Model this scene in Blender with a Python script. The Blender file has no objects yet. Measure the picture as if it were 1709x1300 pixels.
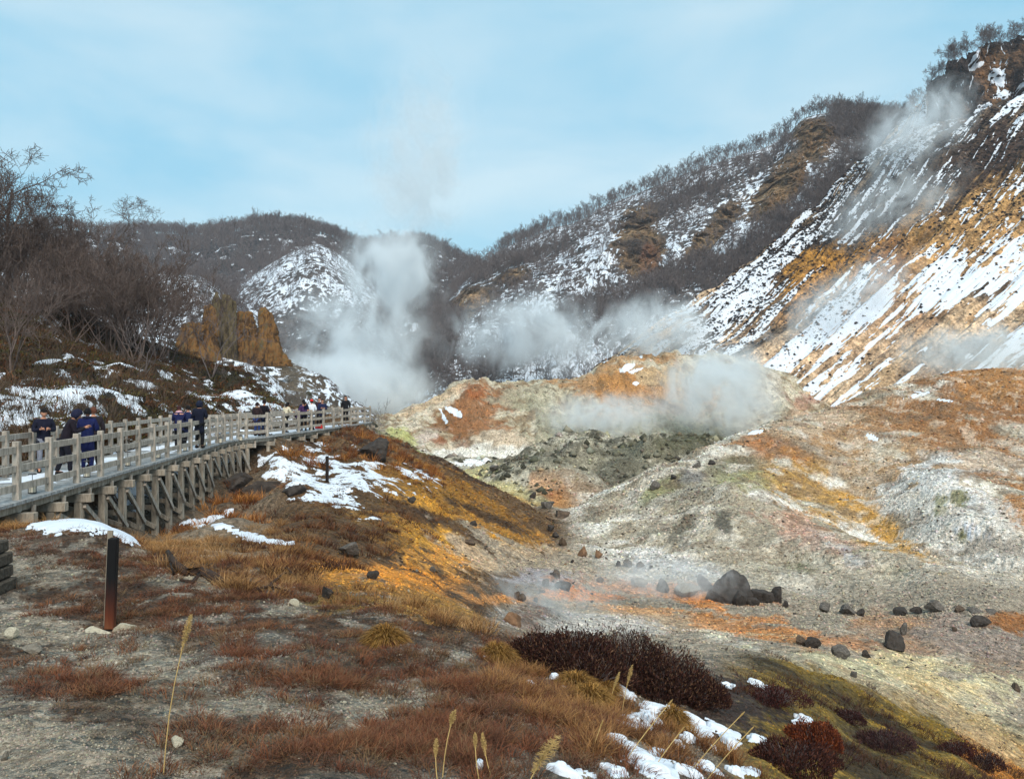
import bpy, bmesh, math, random
import numpy as np
from mathutils import Vector, Matrix
R = math.radians
rnd = random.Random(7)
rng = np.random.default_rng(11)
scn = bpy.context.scene
COL = scn.collection

# ------------------------------------------------------------------ camera, sky, sun, exposure
F, CX, HZ = 1290.0, 854.5, 655.0            # focal length, centre column, horizon row (photo pixels)
cam_d = bpy.data.cameras.new('camera'); cam = bpy.data.objects.new('camera', cam_d); COL.objects.link(cam)
cam_d.sensor_width = 36; cam_d.lens = 36 * F / 1709; cam_d.shift_y = 5 / 1709
cam.location = (0, 0, 0); cam.rotation_euler = (R(90), 0, 0)
cam_d.clip_start = 0.1; cam_d.clip_end = 6000
scn.camera = cam
SUN_EL, SUN_AZ = 46, 162                     # azimuth from +Y clockwise: behind the camera, a little to the right
world = bpy.data.worlds.new('World'); scn.world = world; world.use_nodes = True
wn, wl = world.node_tree.nodes, world.node_tree.links
wn.clear()
wout = wn.new('ShaderNodeOutputWorld'); bg = wn.new('ShaderNodeBackground')
sky = wn.new('ShaderNodeTexSky'); sky.sky_type = 'NISHITA'; sky.sun_disc = False
sky.sun_elevation = R(SUN_EL); sky.sun_rotation = R(SUN_AZ); sky.air_density = 1.6; sky.dust_density = 0.3; sky.ozone_density = 1.5
tc = wn.new('ShaderNodeTexCoord'); mp = wn.new('ShaderNodeMapping'); mp.inputs['Scale'].default_value = (1.0, 1.0, 2.8)
wl.new(tc.outputs['Generated'], mp.inputs[0])
nz = wn.new('ShaderNodeTexNoise'); nz.inputs['Scale'].default_value = 2.3; nz.inputs['Detail'].default_value = 7; nz.inputs['Roughness'].default_value = 0.5; nz.inputs['Distortion'].default_value = 0.3
wl.new(mp.outputs[0], nz.inputs['Vector'])
rp = wn.new('ShaderNodeValToRGB'); rp.color_ramp.elements[0].position = 0.40; rp.color_ramp.elements[0].color = (2.3, 4.8, 6.3, 1)
rp.color_ramp.elements[1].position = 0.66; rp.color_ramp.elements[1].color = (4.6, 6.1, 6.8, 1)
wl.new(nz.outputs['Fac'], rp.inputs[0])
mx = wn.new('ShaderNodeMixRGB'); mx.inputs['Fac'].default_value = 0.85
wl.new(rp.outputs[0], mx.inputs['Color2']); wl.new(sky.outputs[0], mx.inputs['Color1'])
wl.new(mx.outputs[0], bg.inputs[0]); bg.inputs[1].default_value = 0.1
wl.new(bg.outputs[0], wout.inputs[0])
sd = bpy.data.lights.new('sun', 'SUN'); sd.energy = 2.7; sd.angle = R(34); sd.color = (1.0, 0.90, 0.78)
sun = bpy.data.objects.new('sun', sd); COL.objects.link(sun)
_sv = Vector((math.sin(R(SUN_AZ)) * math.cos(R(SUN_EL)), math.cos(R(SUN_AZ)) * math.cos(R(SUN_EL)), math.sin(R(SUN_EL))))
sun.rotation_euler = _sv.to_track_quat('Z', 'Y').to_euler()
scn.view_settings.view_transform = 'Standard'; scn.view_settings.look = 'None'
scn.view_settings.exposure = 0.52; scn.view_settings.gamma = 1.0
scn.render.engine = 'CYCLES'
cy = scn.cycles; cy.use_denoising = True; cy.max_bounces = 8; cy.diffuse_bounces = 2; cy.glossy_bounces = 1
cy.transmission_bounces = 2; cy.volume_bounces = 4; cy.transparent_max_bounces = 8
cy.volume_step_rate = 1.0; cy.volume_max_steps = 128; cy.use_adaptive_sampling = True; cy.adaptive_threshold = 0.02

# ------------------------------------------------------------------ helpers
def tag(o, label=None, cat=None, group=None, kind=None):
    if label: o['label'] = label
    if cat: o['category'] = cat
    if group: o['group'] = group
    if kind: o['kind'] = kind
    return o
def empty(name, loc, rz=0, **k):
    o = bpy.data.objects.new(name, None); COL.objects.link(o); o.location = loc; o.rotation_euler = (0, 0, rz); o.empty_display_size = 0.2
    return tag(o, **k)
def link(name, me, parent=None, loc=(0, 0, 0), **k):
    o = bpy.data.objects.new(name, me); COL.objects.link(o); o.location = loc
    if parent: o.parent = parent
    return tag(o, **k)
def lin(c):
    c = np.asarray(c, float) / 255.0
    return np.where(c <= 0.04045, c / 12.92, ((c + 0.055) / 1.055) ** 2.4)
def raw_mesh(name, V, Q, mat=None, smooth=False, cols=None, snow=None):
    """V (n,3), Q (m,k) equal-size faces."""
    me = bpy.data.meshes.new(name); V = np.ascontiguousarray(V, np.float32); Q = np.ascontiguousarray(Q, np.int32); m, k = Q.shape
    me.vertices.add(len(V)); me.vertices.foreach_set('co', V.ravel())
    me.loops.add(m * k); me.loops.foreach_set('vertex_index', Q.ravel())
    me.polygons.add(m); me.polygons.foreach_set('loop_start', np.arange(0, m * k, k, dtype=np.int32))
    me.polygons.foreach_set('loop_total', np.full(m, k, np.int32))
    if smooth: me.polygons.foreach_set('use_smooth', np.ones(m, bool))
    me.update(calc_edges=True)
    if cols is not None:
        a = me.color_attributes.new('Col', 'FLOAT_COLOR', 'POINT')
        a.data.foreach_set('color', np.concatenate([cols, np.ones((len(cols), 1)) if snow is None else snow.reshape(-1, 1)], 1).astype(np.float32).ravel())
    if mat: me.materials.append(mat)
    return me
def hash3(ix, iy, iz, s):
    h = (ix.astype(np.int64) * 374761393 + iy.astype(np.int64) * 668265263 + iz.astype(np.int64) * 2147483647 + s * 974634777) & 0xFFFFFFFF
    h = ((h ^ (h >> 13)) * 1274126177) & 0xFFFFFFFF
    h = ((h ^ (h >> 16)) * 2246822519) & 0xFFFFFFFF
    return ((h ^ (h >> 15)) & 0xFFFFFF).astype(np.float32) / 0xFFFFFF
def noise(x, y, z=None, s=0):
    """value noise, 0..1"""
    if z is None: z = np.zeros_like(x) + 0.5
    x0, y0, z0 = np.floor(x), np.floor(y), np.floor(z)
    fx, fy, fz = x - x0, y - y0, z - z0
    fx, fy, fz = [f * f * f * (f * (f * 6 - 15) + 10) for f in (fx, fy, fz)]
    out = 0
    for dx in (0, 1):
        for dy in (0, 1):
            for dz in (0, 1):
                w = (fx if dx else 1 - fx) * (fy if dy else 1 - fy) * (fz if dz else 1 - fz)
                out = out + w * hash3(x0 + dx, y0 + dy, z0 + dz, s)
    return out
def fbm(x, y, z=None, o=4, s=0, g=0.5):
    t, a, n = 0, 1.0, 0
    c, d = 0.8, 0.6
    for i in range(o):
        t = t + a * noise(x, y, z, s + i * 17); n += a; a *= g
        x, y = (x * c - y * d) * 2.03 + 11.3, (x * d + y * c) * 2.03 - 4.7
        if z is not None: z = z * 2.03 + 3.1
    return t / n
def sm(a, b, x):
    t = np.clip((x - a) / (b - a), 0, 1); return t * t * (3 - 2 * t)
def world_pt(px, py, Y): return Vector(((px - CX) / F * Y, Y, (HZ - py) / F * Y))

# ------------------------------------------------------------------ materials
def new_mat(name):
    m = bpy.data.materials.new(name); m.use_nodes = True; n = m.node_tree.nodes; n.clear()
    o = n.new('ShaderNodeOutputMaterial'); b = n.new('ShaderNodeBsdfPrincipled'); m.node_tree.links.new(b.outputs[0], o.inputs[0])
    b.inputs['Specular IOR Level'].default_value = 0.25
    return m, n, m.node_tree.links, b, o
def nmul(n, l, a, b):
    x = n.new('ShaderNodeMixRGB'); x.blend_type = 'MULTIPLY'; x.inputs[0].default_value = 1; l.new(a, x.inputs[1]); l.new(b, x.inputs[2]); return x.outputs[0]
def nnoise(n, l, scale, detail=4, rough=0.6, coord=None, dist=0):
    t = n.new('ShaderNodeTexNoise'); t.inputs['Scale'].default_value = scale; t.inputs['Detail'].default_value = detail; t.inputs['Roughness'].default_value = rough; t.inputs['Distortion'].default_value = dist
    if coord: l.new(coord, t.inputs['Vector'])
    return t
def nramp(n, l, src, stops):
    r = n.new('ShaderNodeValToRGB'); e = r.color_ramp.elements
    while len(e) > 1: e.remove(e[0])
    for i, (p, c) in enumerate(stops):
        q = e[0] if i == 0 else e.new(p)
        q.position = p; q.color = (c, c, c, 1) if isinstance(c, (int, float)) else tuple(c) + (1,)
    l.new(src, r.inputs[0]); return r.outputs[0]
def terrain_mat(name, scales, bump=0.5, contrast=0.5, dist=1.0, snow_scales=(3.0, 22.0), sk=0.9, cells=(14.0, 50.0), cell_c=0.4, hs=0.25):
    """colour attribute x fine mineral grain at several sizes; alpha of the attribute is the snow cover"""
    m, n, l, b, o = new_mat(name)
    at = n.new('ShaderNodeAttribute'); at.attribute_name = 'Col'
    g = n.new('ShaderNodeNewGeometry'); pos = g.outputs['Position']
    col = at.outputs['Color']; h = None
    for i, s in enumerate(scales):
        t = nnoise(n, l, s, 5, 0.68, pos)
        lo, hi = 1 - contrast * (0.9 if i else 0.6), 1 + contrast * (1.0 if i else 0.6)
        rr = nramp(n, l, t.outputs['Fac'], [(0.36, lo), (0.49, 1.0), (0.63, hi)])
        col_g = nmul(n, l, col, rr)
        col = col_g
        mm = n.new('ShaderNodeMath'); mm.operation = 'MULTIPLY'; mm.inputs[1].default_value = hs / s; l.new(t.outputs['Fac'], mm.inputs[0])
        if h is None: h = mm.outputs[0]
        else:
            ad = n.new('ShaderNodeMath'); ad.operation = 'ADD'; l.new(h, ad.inputs[0]); l.new(mm.outputs[0], ad.inputs[1]); h = ad.outputs[0]
    for s in cells:                                   # loose stones and crumbs, each with its own tone
        vo = n.new('ShaderNodeTexVoronoi'); vo.inputs['Scale'].default_value = s; l.new(pos, vo.inputs['Vector'])
        sx_ = n.new('ShaderNodeSeparateColor'); l.new(vo.outputs['Color'], sx_.inputs[0])
        col = nmul(n, l, col, nramp(n, l, sx_.outputs[0], [(0.0, 1 - cell_c * 1.25), (0.25, 1 - cell_c * .35), (0.7, 1.0), (1.0, 1 + cell_c)]))
        mm = n.new('ShaderNodeMath'); mm.operation = 'MULTIPLY'; mm.inputs[1].default_value = -hs * 1.6 / s; l.new(vo.outputs['Distance'], mm.inputs[0])
        ad = n.new('ShaderNodeMath'); ad.operation = 'ADD'; l.new(h, ad.inputs[0]); l.new(mm.outputs[0], ad.inputs[1]); h = ad.outputs[0]
    # ragged edge of the snow
    def math_(op, a, bb):
        q = n.new('ShaderNodeMath'); q.operation = op
        for i_, v in enumerate((a, bb)):
            if isinstance(v, (int, float)): q.inputs[i_].default_value = v
            else: l.new(v, q.inputs[i_])
        return q.outputs[0]
    e1 = nnoise(n, l, snow_scales[0], 6, 0.7, pos).outputs['Fac']; e2 = nnoise(n, l, snow_scales[1], 4, 0.7, pos).outputs['Fac']
    ee = math_('ADD', math_('MULTIPLY', math_('SUBTRACT', e1, 0.5), sk), math_('MULTIPLY', math_('SUBTRACT', e2, 0.5), sk * 0.7))
    sn_ = n.new('ShaderNodeMapRange'); l.new(math_('ADD', at.outputs['Alpha'], ee), sn_.inputs[0]); sn_.inputs[1].default_value = 0.46; sn_.inputs[2].default_value = 0.54
    snf = math_('MULTIPLY', sn_.outputs[0], math_('GREATER_THAN', at.outputs['Alpha'], 0.02))
    mixs = n.new('ShaderNodeMixRGB'); l.new(snf, mixs.inputs[0]); l.new(col, mixs.inputs[1]); mixs.inputs[2].default_value = (0.66, 0.71, 0.78, 1)
    l.new(mixs.outputs[0], b.inputs['Base Color']); b.inputs['Roughness'].default_value = 0.92
    bp = n.new('ShaderNodeBump'); bp.inputs['Distance'].default_value = dist
    st = n.new('ShaderNodeMapRange'); l.new(snf, st.inputs[0]); st.inputs[3].default_value = bump; st.inputs[4].default_value = bump * 0.25
    l.new(st.outputs[0], bp.inputs['Strength']); l.new(h, bp.inputs['Height']); l.new(bp.outputs[0], b.inputs['Normal'])
    return m
def plain_mat(name, rgb, var=0.25, scale=6.0, rough=0.85, bump=0.15, stretch=None, spec=0.25):
    m, n, l, b, o = new_mat(name)
    tcn = n.new('ShaderNodeTexCoord'); mpn = n.new('ShaderNodeMapping'); l.new(tcn.outputs['Object'], mpn.inputs[0])
    if stretch: mpn.inputs['Scale'].default_value = stretch
    t = nnoise(n, l, scale, 5, 0.65, mpn.outputs[0])
    rr = nramp(n, l, t.outputs['Fac'], [(0.28, 1 - var), (0.72, 1 + var)])
    c = n.new('ShaderNodeRGB'); c.outputs[0].default_value = tuple(rgb) + (1,)
    l.new(nmul(n, l, c.outputs[0], rr), b.inputs['Base Color']); b.inputs['Roughness'].default_value = rough; b.inputs['Specular IOR Level'].default_value = spec
    if bump:
        bp = n.new('ShaderNodeBump'); bp.inputs['Strength'].default_value = bump; bp.inputs['Distance'].default_value = 0.05; l.new(t.outputs['Fac'], bp.inputs['Height']); l.new(bp.outputs[0], b.inputs['Normal'])
    return m
def attr_mat(name, rough=0.9):
    m, n, l, b, o = new_mat(name)
    at = n.new('ShaderNodeAttribute'); at.attribute_name = 'Col'
    l.new(at.outputs['Color'], b.inputs['Base Color']); b.inputs['Roughness'].default_value = rough; b.inputs['Specular IOR Level'].default_value = 0.1
    return m
M_near = terrain_mat('gravel_and_clay', [0.7, 4.5, 16.0, 70.0], 0.9, 0.27, snow_scales=(2.6, 14.0), sk=1.3, cells=(4.0, 14.0, 60.0), cell_c=0.26, hs=0.4)
M_far = terrain_mat('mountain_soil', [0.12, 0.5, 1.8], 0.8, 0.4, 1.0, (0.4, 1.5), 1.5, (0.45, 1.3), 0.22, 0.5)

# ------------------------------------------------------------------ terrain sheets
def pchip(x, y, xi):
    """monotone cubic along axis 0; x (n,), y (n,c)"""
    h = np.diff(x)[:, None]; d = np.diff(y, axis=0) / h; m = np.zeros_like(y)
    w1 = 2 * h[1:] + h[:-1]; w2 = h[1:] + 2 * h[:-1]
    with np.errstate(all='ignore'):
        mm = (w1 + w2) / (w1 / d[:-1] + w2 / d[1:])
    m[1:-1] = np.where(d[:-1] * d[1:] > 0, mm, 0); m[0] = d[0]; m[-1] = d[-1]
    i = np.clip(np.searchsorted(x, xi, 'right') - 1, 0, len(x) - 2); t = ((xi - x[i]) / (x[i + 1] - x[i]))[:, None]; H = h[i]
    return (2*t**3 - 3*t**2 + 1) * y[i] + (t**3 - 2*t**2 + t) * H * m[i] + (-2*t**3 + 3*t**2) * y[i+1] + (t**3 - t**2) * H * m[i+1]
class Sheet:
    """a height sheet spun through control rows (near to far) x columns of (px, py, Y)"""
    def __init__(s, grid, ncol, nrow, row_w=None, lnY=True):
        G = np.array(grid, float)                          # rows, cols, 3
        nr, nc = G.shape[:2]
        colx = np.arange(nc, dtype=float) if np.ptp(G[:, :, 0], axis=0).max() > 1 else G[0, :, 0]
        w = np.ones(nr - 1) if row_w is None else np.array(row_w, float)
        cw = np.concatenate([[0], np.cumsum(w)]); cw /= cw[-1]
        ri = np.interp(np.linspace(0, 1, nrow), cw, np.arange(nr)); ci = np.linspace(colx[0], colx[-1], ncol)
        P = []
        for k in range(3):
            A = np.log(G[:, :, k]) if k == 2 else G[:, :, k]
            A = pchip(np.arange(nr, dtype=float), A, ri)
            P.append(pchip(colx, A.T.copy(), ci).T)
        s.px, s.py, s.Y = P[0], P[1], np.exp(P[2])
        s.Y = np.maximum.accumulate(s.Y, axis=0) if lnY else s.Y
        s.x = (s.px - CX) / F * s.Y; s.z = (HZ - s.py) / F * s.Y
        s.shape = s.x.shape; s.ri = ri; s.ci = ci
        s.col = np.zeros(s.shape + (3,)); s.snow = np.zeros(s.shape)
    def reproject(s):
        s.px = s.x / s.Y * F + CX; s.py = HZ - s.z / s.Y * F
    def quads(s):
        nr, nc = s.shape; a = np.arange(nr * nc).reshape(nr, nc)
        return np.stack([a[:-1, :-1], a[:-1, 1:], a[1:, 1:], a[1:, :-1]], -1).reshape(-1, 4)
    def verts(s): return np.stack([s.x, s.Y, s.z], -1).reshape(-1, 3)
    def build(s, name, mat, sat=.85, tint=(1, 1, 1), **k):
        lum = (s.col @ np.array([.3, .6, .1]))[..., None]; s.col = (lum + (s.col - lum) * sat) * np.array(tint); s.col[..., 1] += .075 * np.clip(s.col[..., 0] - s.col[..., 2], 0, 1); s.col = np.clip(s.col, 0.01, 1)
        me = raw_mesh(name, s.verts(), s.quads(), mat, True, s.col.reshape(-1, 3), s.snow.ravel())
        return link(name, me, **k)
    def paint(s, m, c, a=1.0):
        m = (m * a)[..., None]; s.col = s.col * (1 - m) + lin(c) * m
    def blob(s, px, py, rx, ry, rot=0, soft=0.35, nk=0.55, nz_=None):
        c, d = math.cos(R(rot)), math.sin(R(rot)); dx, dy = s.px - px, s.py - py
        u, v = (dx * c + dy * d) / rx, (-dx * d + dy * c) / ry
        q = np.sqrt(u * u + v * v) + ((s.w if nz_ is None else nz_) - 0.5) * 2 * nk + (s.w2 if hasattr(s, 'w2') else 0)
        return 1 - sm(1 - soft, 1 + soft, q)
    def at(s, px, py):
        """first surface point hit along the photo ray"""
        j = int(np.clip(np.searchsorted(s.ci, px), 0, s.shape[1] - 1))
        c = s.py[:, j]; i = np.argmax(c <= py); i = max(i, 1)
        t = (c[i-1] - py) / max(c[i-1] - c[i], 1e-6); t = min(max(t, 0), 1)
        Y = s.Y[i-1, j] * (1 - t) + s.Y[i, j] * t
        return Vector(((px - CX) / F * Y, Y, s.z[i-1, j] * (1 - t) + s.z[i, j] * t))
    def height(s, x, Y):
        """works for sheets whose columns keep one px"""
        px = np.asarray(x) / np.asarray(Y) * F + CX
        j = np.clip((px - s.ci[0]) / (s.ci[1] - s.ci[0]), 0, s.shape[1] - 1.001)
        j0 = int(j); f = j - j0
        return np.interp(Y, s.Y[:, j0], s.z[:, j0]) * (1 - f) + np.interp(Y, s.Y[:, j0+1], s.z[:, j0+1]) * f

# ground: columns by bearing, rows near -> far, each entry (py, Y)
GC = {
 -300: [(1800,1.5),(1300,4.0),(1180,5.0),(1040,7.3),(900,10),(900,12),(800,15),(720,19),(620,28),(520,40),(430,50),(500,66),(520,92),(540,108),(540,118),(540,135),(540,160),(600,190)],
 0:    [(2100,1.5),(1300,4.1),(1180,5.0),(1040,7.6),(890,12),(900,14),(835,18),(745,22.5),(640,32),(555,44),(490,55),(540,70),(545,92),(550,108),(550,120),(550,135),(550,160),(600,190)],
 130:  [(2150,1.5),(1300,4.1),(1180,5.1),(1045,7.7),(866,12.4),(888,14.8),(888,18.6),(768,22.8),(665,32),(590,44),(535,56),(580,70),(575,92),(570,108),(570,120),(570,135),(570,160),(600,190)],
 260:  [(2180,1.5),(1300,4.2),(1180,5.2),(1040,7.8),(922,11.5),(916,15.5),(884,22.8),(775,27.6),(690,34),(630,45),(582,58),(610,72),(600,95),(595,112),(588,125),(583,140),(575,162),(600,190)],
 390:  [(2180,1.5),(1300,4.3),(1185,5.3),(1045,7.6),(945,11),(908,16),(864,25),(794,32),(715,39),(662,49),(622,60),(650,75),(640,92),(614,112),(600,125),(590,140),(580,162),(610,190)],
 520:  [(2200,1.5),(1300,4.3),(1190,5.4),(1060,7.4),(975,10.5),(925,14),(870,20),(820,27),(780,33),(736,42),(694,56),(704,72),(690,92),(655,112),(640,125),(630,140),(625,162),(640,190)],
 590:  [(2200,1.5),(1300,4.35),(1190,5.5),(1075,7.4),(985,10.2),(945,14),(890,19),(840,26),(795,33),(746,43),(722,53),(735,72),(710,92),(690,112),(685,125),(680,140),(675,162),(680,190)],
 650:  [(2200,1.5),(1300,4.4),(1190,5.6),(1080,7.4),(1000,9.6),(962,14),(905,20),(850,27),(805,35),(768,44),(740,53),(762,72),(742,90),(735,106),(724,118),(708,130),(696,142),(720,165)],
 780:  [(2250,1.5),(1300,4.5),(1195,5.7),(1110,7.2),(1045,9.2),(1005,15),(955,23),(905,31),(860,38),(826,45),(803,51),(850,60),(792,85),(776,104),(765,114),(700,128),(641,142),(700,165)],
 860:  [(2280,1.5),(1300,4.6),(1200,5.8),(1125,7.4),(1068,9.2),(1048,17),(985,25),(930,33),(890,39.5),(860,47),(845,54),(850,64),(770,88),(777,104),(765,115),(700,130),(643,145),(700,170)],
 940:  [(2300,1.5),(1300,4.7),(1210,6.0),(1135,7.6),(1082,9.8),(1060,19),(1002,27),(955,34),(915,42),(888,50),(858,58),(850,68),(743,91),(775,108),(750,118),(700,132),(640,148),(700,175)],
 1040: [(2400,1.5),(1300,4.9),(1215,6.4),(1145,8.3),(1092,10.5),(1072,20),(1012,28),(965,35),(925,42),(872,50),(824,60),(850,69),(742,92),(775,109),(745,120),(680,135),(597,150),(680,180)],
 1170: [(2500,1.5),(1300,5.4),(1225,7.2),(1150,9.5),(1100,12),(1072,21),(1022,28),(982,34),(905,43),(825,53),(757,65),(800,75),(728,92),(765,110),(740,125),(670,140),(600,155),(680,185)],
 1300: [(2700,1.5),(1300,6.5),(1225,8.6),(1160,10.8),(1115,13.5),(1072,22),(1032,28),(1002,33),(905,44),(805,56),(712,72),(770,85),(735,98),(745,112),(725,125),(690,140),(624,160),(690,190)],
 1430: [(2900,1.5),(1300,8),(1245,10.2),(1195,12.8),(1150,15.5),(1085,23),(1042,28),(1014,32.5),(920,42),(795,60),(671,80),(720,95),(720,105),(725,115),(715,128),(700,145),(672,165),(720,195)],
 1570: [(3100,1.5),(1300,9.8),(1272,11.5),(1242,13.5),(1212,16),(1135,21.5),(1064,27),(1020,32),(900,43),(765,62),(634,85),(690,100),(700,108),(700,118),(700,130),(690,148),(680,168),(720,200)],
 1709: [(3300,1.5),(1345,11),(1325,12.4),(1305,14),(1284,16),(1185,21),(1092,26.5),(1040,31),(900,43),(760,62),(620,88),(680,104),(690,112),(690,120),(690,132),(690,150),(680,170),(720,200)],
 1960: [(3500,1.5),(1420,11),(1400,12.4),(1385,14),(1370,16),(1240,21),(1120,26.5),(1060,31),(900,43),(745,65),(604,92),(670,108),(690,114),(690,122),(690,134),(690,150),(680,170),(720,200)],
}
keys = sorted(GC)
grid = [[(k, GC[k][r][0], GC[k][r][1]) for k in keys] for r in range(18)]
G = Sheet(grid, 1270, 800, [30, 55, 65, 55, 55, 55, 60, 50, 60, 60, 22, 64, 14, 20, 48, 54, 8])
def bands(s, amp, seed=5, lo=0.018, hi=0.10):
    """world-fixed relief, only the wavelengths that matter at each distance"""
    d = 0
    for i in range(9):
        lam = 0.12 * 2 ** i; w = sm(lo, lo * 2.2, lam / s.Y) * (1 - sm(hi, hi * 1.8, lam / s.Y))
        if w.max() <= 0: continue
        d = d + w * lam * (noise(s.x / lam, s.Y / lam, s.z / lam, seed + i * 7) - 0.5)
    return d * amp
s = G
def walk_x(Y):                                     # x of the boardwalk's front edge at each distance
    return np.interp(Y, [7, 10.35, 13.05, 14.4, 19.8, 25.2, 30.5, 33.3, 35.4, 39, 44.4, 52.6], [-8.1, -8.72, -9.06, -9.24, -10.03, -10.84, -11.64, -11.8, -11.21, -10.77, -10.25, -9.66])
rough = 0.10 + 0 * s.x
# grey broken ridge and basin rougher, mounds smoother
gk = np.interp(s.ri, np.arange(18), [.10,.10,.10,.11,.12,.12,.12,.12,.12,.13,.15,.2,.24,.2,.14,.12,.10,.1])[:, None] + 0 * s.x
left = sm(560, 420, s.px)
gk = gk * (1 - left) + left * np.where(s.Y > 19, .3, gk)
s.z += bands(s, 1.0, hi=.06) * gk * 2.2
# ridged erosion on mounds
er = 1 - np.abs(2 * fbm(s.x / 5.0 + s.Y * .02, s.Y / 22, None, 5, 91, .55) - 1)
s.z += (er - 0.7) * sm(100, 120, s.Y) * 3.6 * (1 - left) * sm(175, 150, s.Y)
er2 = 1 - np.abs(2 * fbm((s.x * .75 + s.Y * .65) / 4.6, (s.Y * .75 - s.x * .65) / 15, None, 5, 77, .55) - 1)
s.z += (er2 - 0.6) * sm(27, 40, s.Y) * sm(100, 80, s.Y) * 1.35 * (1 - left)
def ridge(s, pts, h, w, seed=0):
    """raise a crest along a polyline given as photo pixels and distance"""
    P = [world_pt(*p) for p in pts]; best = np.full(s.shape, 1e9); 
    for a, b in zip(P[:-1], P[1:]):
        dx, dy = b.x - a.x, b.y - a.y; L = dx * dx + dy * dy + 1e-9
        t = np.clip(((s.x - a.x) * dx + (s.Y - a.y) * dy) / L, 0, 1)
        best = np.minimum(best, np.hypot(s.x - a.x - t * dx, s.Y - a.y - t * dy))
    s.z += h * np.exp(-(best / w) ** 2)
ridge(s, [(1235,830,50),(1260,900,43),(1400,920,40),(1530,960,36),(1660,1020,31)], 1.0, 2.6)
ridge(s, [(1400,800,56),(1470,870,49),(1540,930,42)], -1.0, 3.0)
ridge(s, [(1595,830,52),(1600,900,45)], 1.0, 2.8)
ridge(s, [(900,800,76),(960,815,73)], 2.2, 3.2)
for q_ in [(880,775,88),(930,752,91),(985,748,92),(1040,752,90),(1085,748,93),(1130,742,92),(1180,730,92),(960,775,84),(1020,790,80),(1075,775,82)]: ridge(s, [q_, (q_[0]+16, q_[1], q_[2]+1)], 1.3, 1.5)
ridge(s, [(850,1040,19),(900,1045,20)], .35, 1.1)
s.reproject()
X, Yg, Z = s.x, s.Y, s.z
dsc = np.clip(s.Y / 22, 0.25, 4.5)
s.w = fbm(X / (1.3 * 1), Yg / 1.3, Z / 1.3, 5, 3) * 0.5 + fbm(X / 5, Yg / 5, Z / 5, 5, 31) * 0.5
s.w = np.where(Yg > 60, fbm(X / 8, Yg / 8, Z / 8, 6, 32), s.w)
s.w = (s.w - s.w.mean()) / s.w.std() * 0.2 + 0.5
fine = fbm(X / .35, Yg / .35, Z / .35, 4, 55, 0.65); med = fbm(X / 2.2, Yg / 2.2, Z / 2.2, 5, 56, 0.6); big = fbm(X / 12, Yg / 12, Z / 12, 5, 57)
fin3 = np.where(Yg > 40, fbm(X / 1.4, Yg / 1.4, Z / 1.4, 4, 58, 0.65), fine)
lc = np.clip(Yg / 40, .12, 2.5)                     # speckle wavelength classes by distance
w2a = fbm(X / .18, Yg / .18, Z / .18, 3, 131, .7); w2b = fbm(X / .7, Yg / .7, Z / .7, 4, 132, .7); w2c = fbm(X / 2.4, Yg / 2.4, Z / 2.4, 4, 133, .7)
w2 = np.where(Yg < 12, w2a, np.where(Yg < 50, w2b, w2c)); s.w2 = (w2 - .5) / w2.std() * .24
# base tone
s.col[:] = lin((150, 138, 120))
s.paint(sm(12, 20, Yg) * 0 + 1, (150, 138, 122))
near = 1 - sm(10, 14, Yg)
s.paint(near, (92, 80, 70)); s.paint(near * sm(.5, .62, med), (108, 100, 90)); s.paint(near * sm(.5, .38, med), (74, 54, 42))
s.paint(near * sm(.55, .65, fine), (146, 140, 128), .6)
# foreground bank gravel
for b in [(60,1265,260,60,4),(660,1165,95,32,0),(80,1060,190,28,10),(70,960,80,26,12),(360,1175,180,50,14),(250,1105,170,26,12),(480,1015,50,14,6),(300,970,60,12,10)]:
    s.paint(s.blob(*b) * near, (134, 126, 112), .8)
for b in [(350,1230,160,36,8),(560,1100,120,40,0),(180,1150,150,24,6),(820,1240,90,40,0)]:
    s.paint(s.blob(*b) * near, (72, 60, 48), .7)
right_bank = sm(1150, 1300, s.px) * near * 1.0
rb = sm(1180, 1300, s.px) * (1 - sm(18, 20, Yg))
s.paint(rb, (98, 78, 34)); s.paint(rb * sm(.48, .6, med), (132, 100, 30)); s.paint(rb * sm(.5, .4, med), (62, 50, 34))
s.paint(s.blob(1690, 1275, 110, 40, 30), (168, 98, 30))
s.paint(s.blob(1230,1180,90,50,0) * near, (60,48,44))
# ochre slope
oc = sm(440, 540, s.px) * sm(11, 14, Yg) * (1 - sm(54, 58, Yg)) * sm(0, 60, 905 + (s.px - 940) * -.1 - s.py + np.where(s.px < 930, 90, -60)) 
oc = sm(420, 520, s.px) * sm(11, 13.5, Yg) * (1 - sm(55, 60, Yg)) * (1 - sm(900, 985, s.px + (s.py - 900) * .9))
s.paint(oc, (94, 66, 42)); s.paint(oc * sm(.5, .36, med), (60, 42, 32)); s.paint(oc * sm(.5, .62, fine), (124, 94, 66), .7)
for b, c in [((750,842,110,16,26),(180,118,22)),((775,868,120,22,24),(204,134,16)),((705,900,110,34,18),(206,136,12)),((850,888,70,14,22),(160,104,34)),((660,900,50,18,10),(150,98,26)),
             ((745,930,70,20,10),(212,134,44)),((600,950,110,16,8),(196,118,34)),((690,975,100,20,10),(214,124,20)),((560,965,90,22,14),(180,112,26)),((800,830,70,12,30),(150,96,26)),((720,820,60,12,24),(140,92,28)),
             ((690,1010,90,22,8),(150,104,44)),((560,1000,60,24,8),(112,86,40)),((830,870,50,6,24),(66,48,36)),((740,870,60,7,24),(72,50,36)),((690,860,40,10,24),(70,48,36)),((800,900,40,7,20),(80,58,44))]:
    s.paint(s.blob(*b, nk=.8), c, .92)
s.paint(oc * sm(.66, .76, fine), (84, 62, 46), .6)
lw = (1 - left) * sm(12, 20, Yg)
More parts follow.
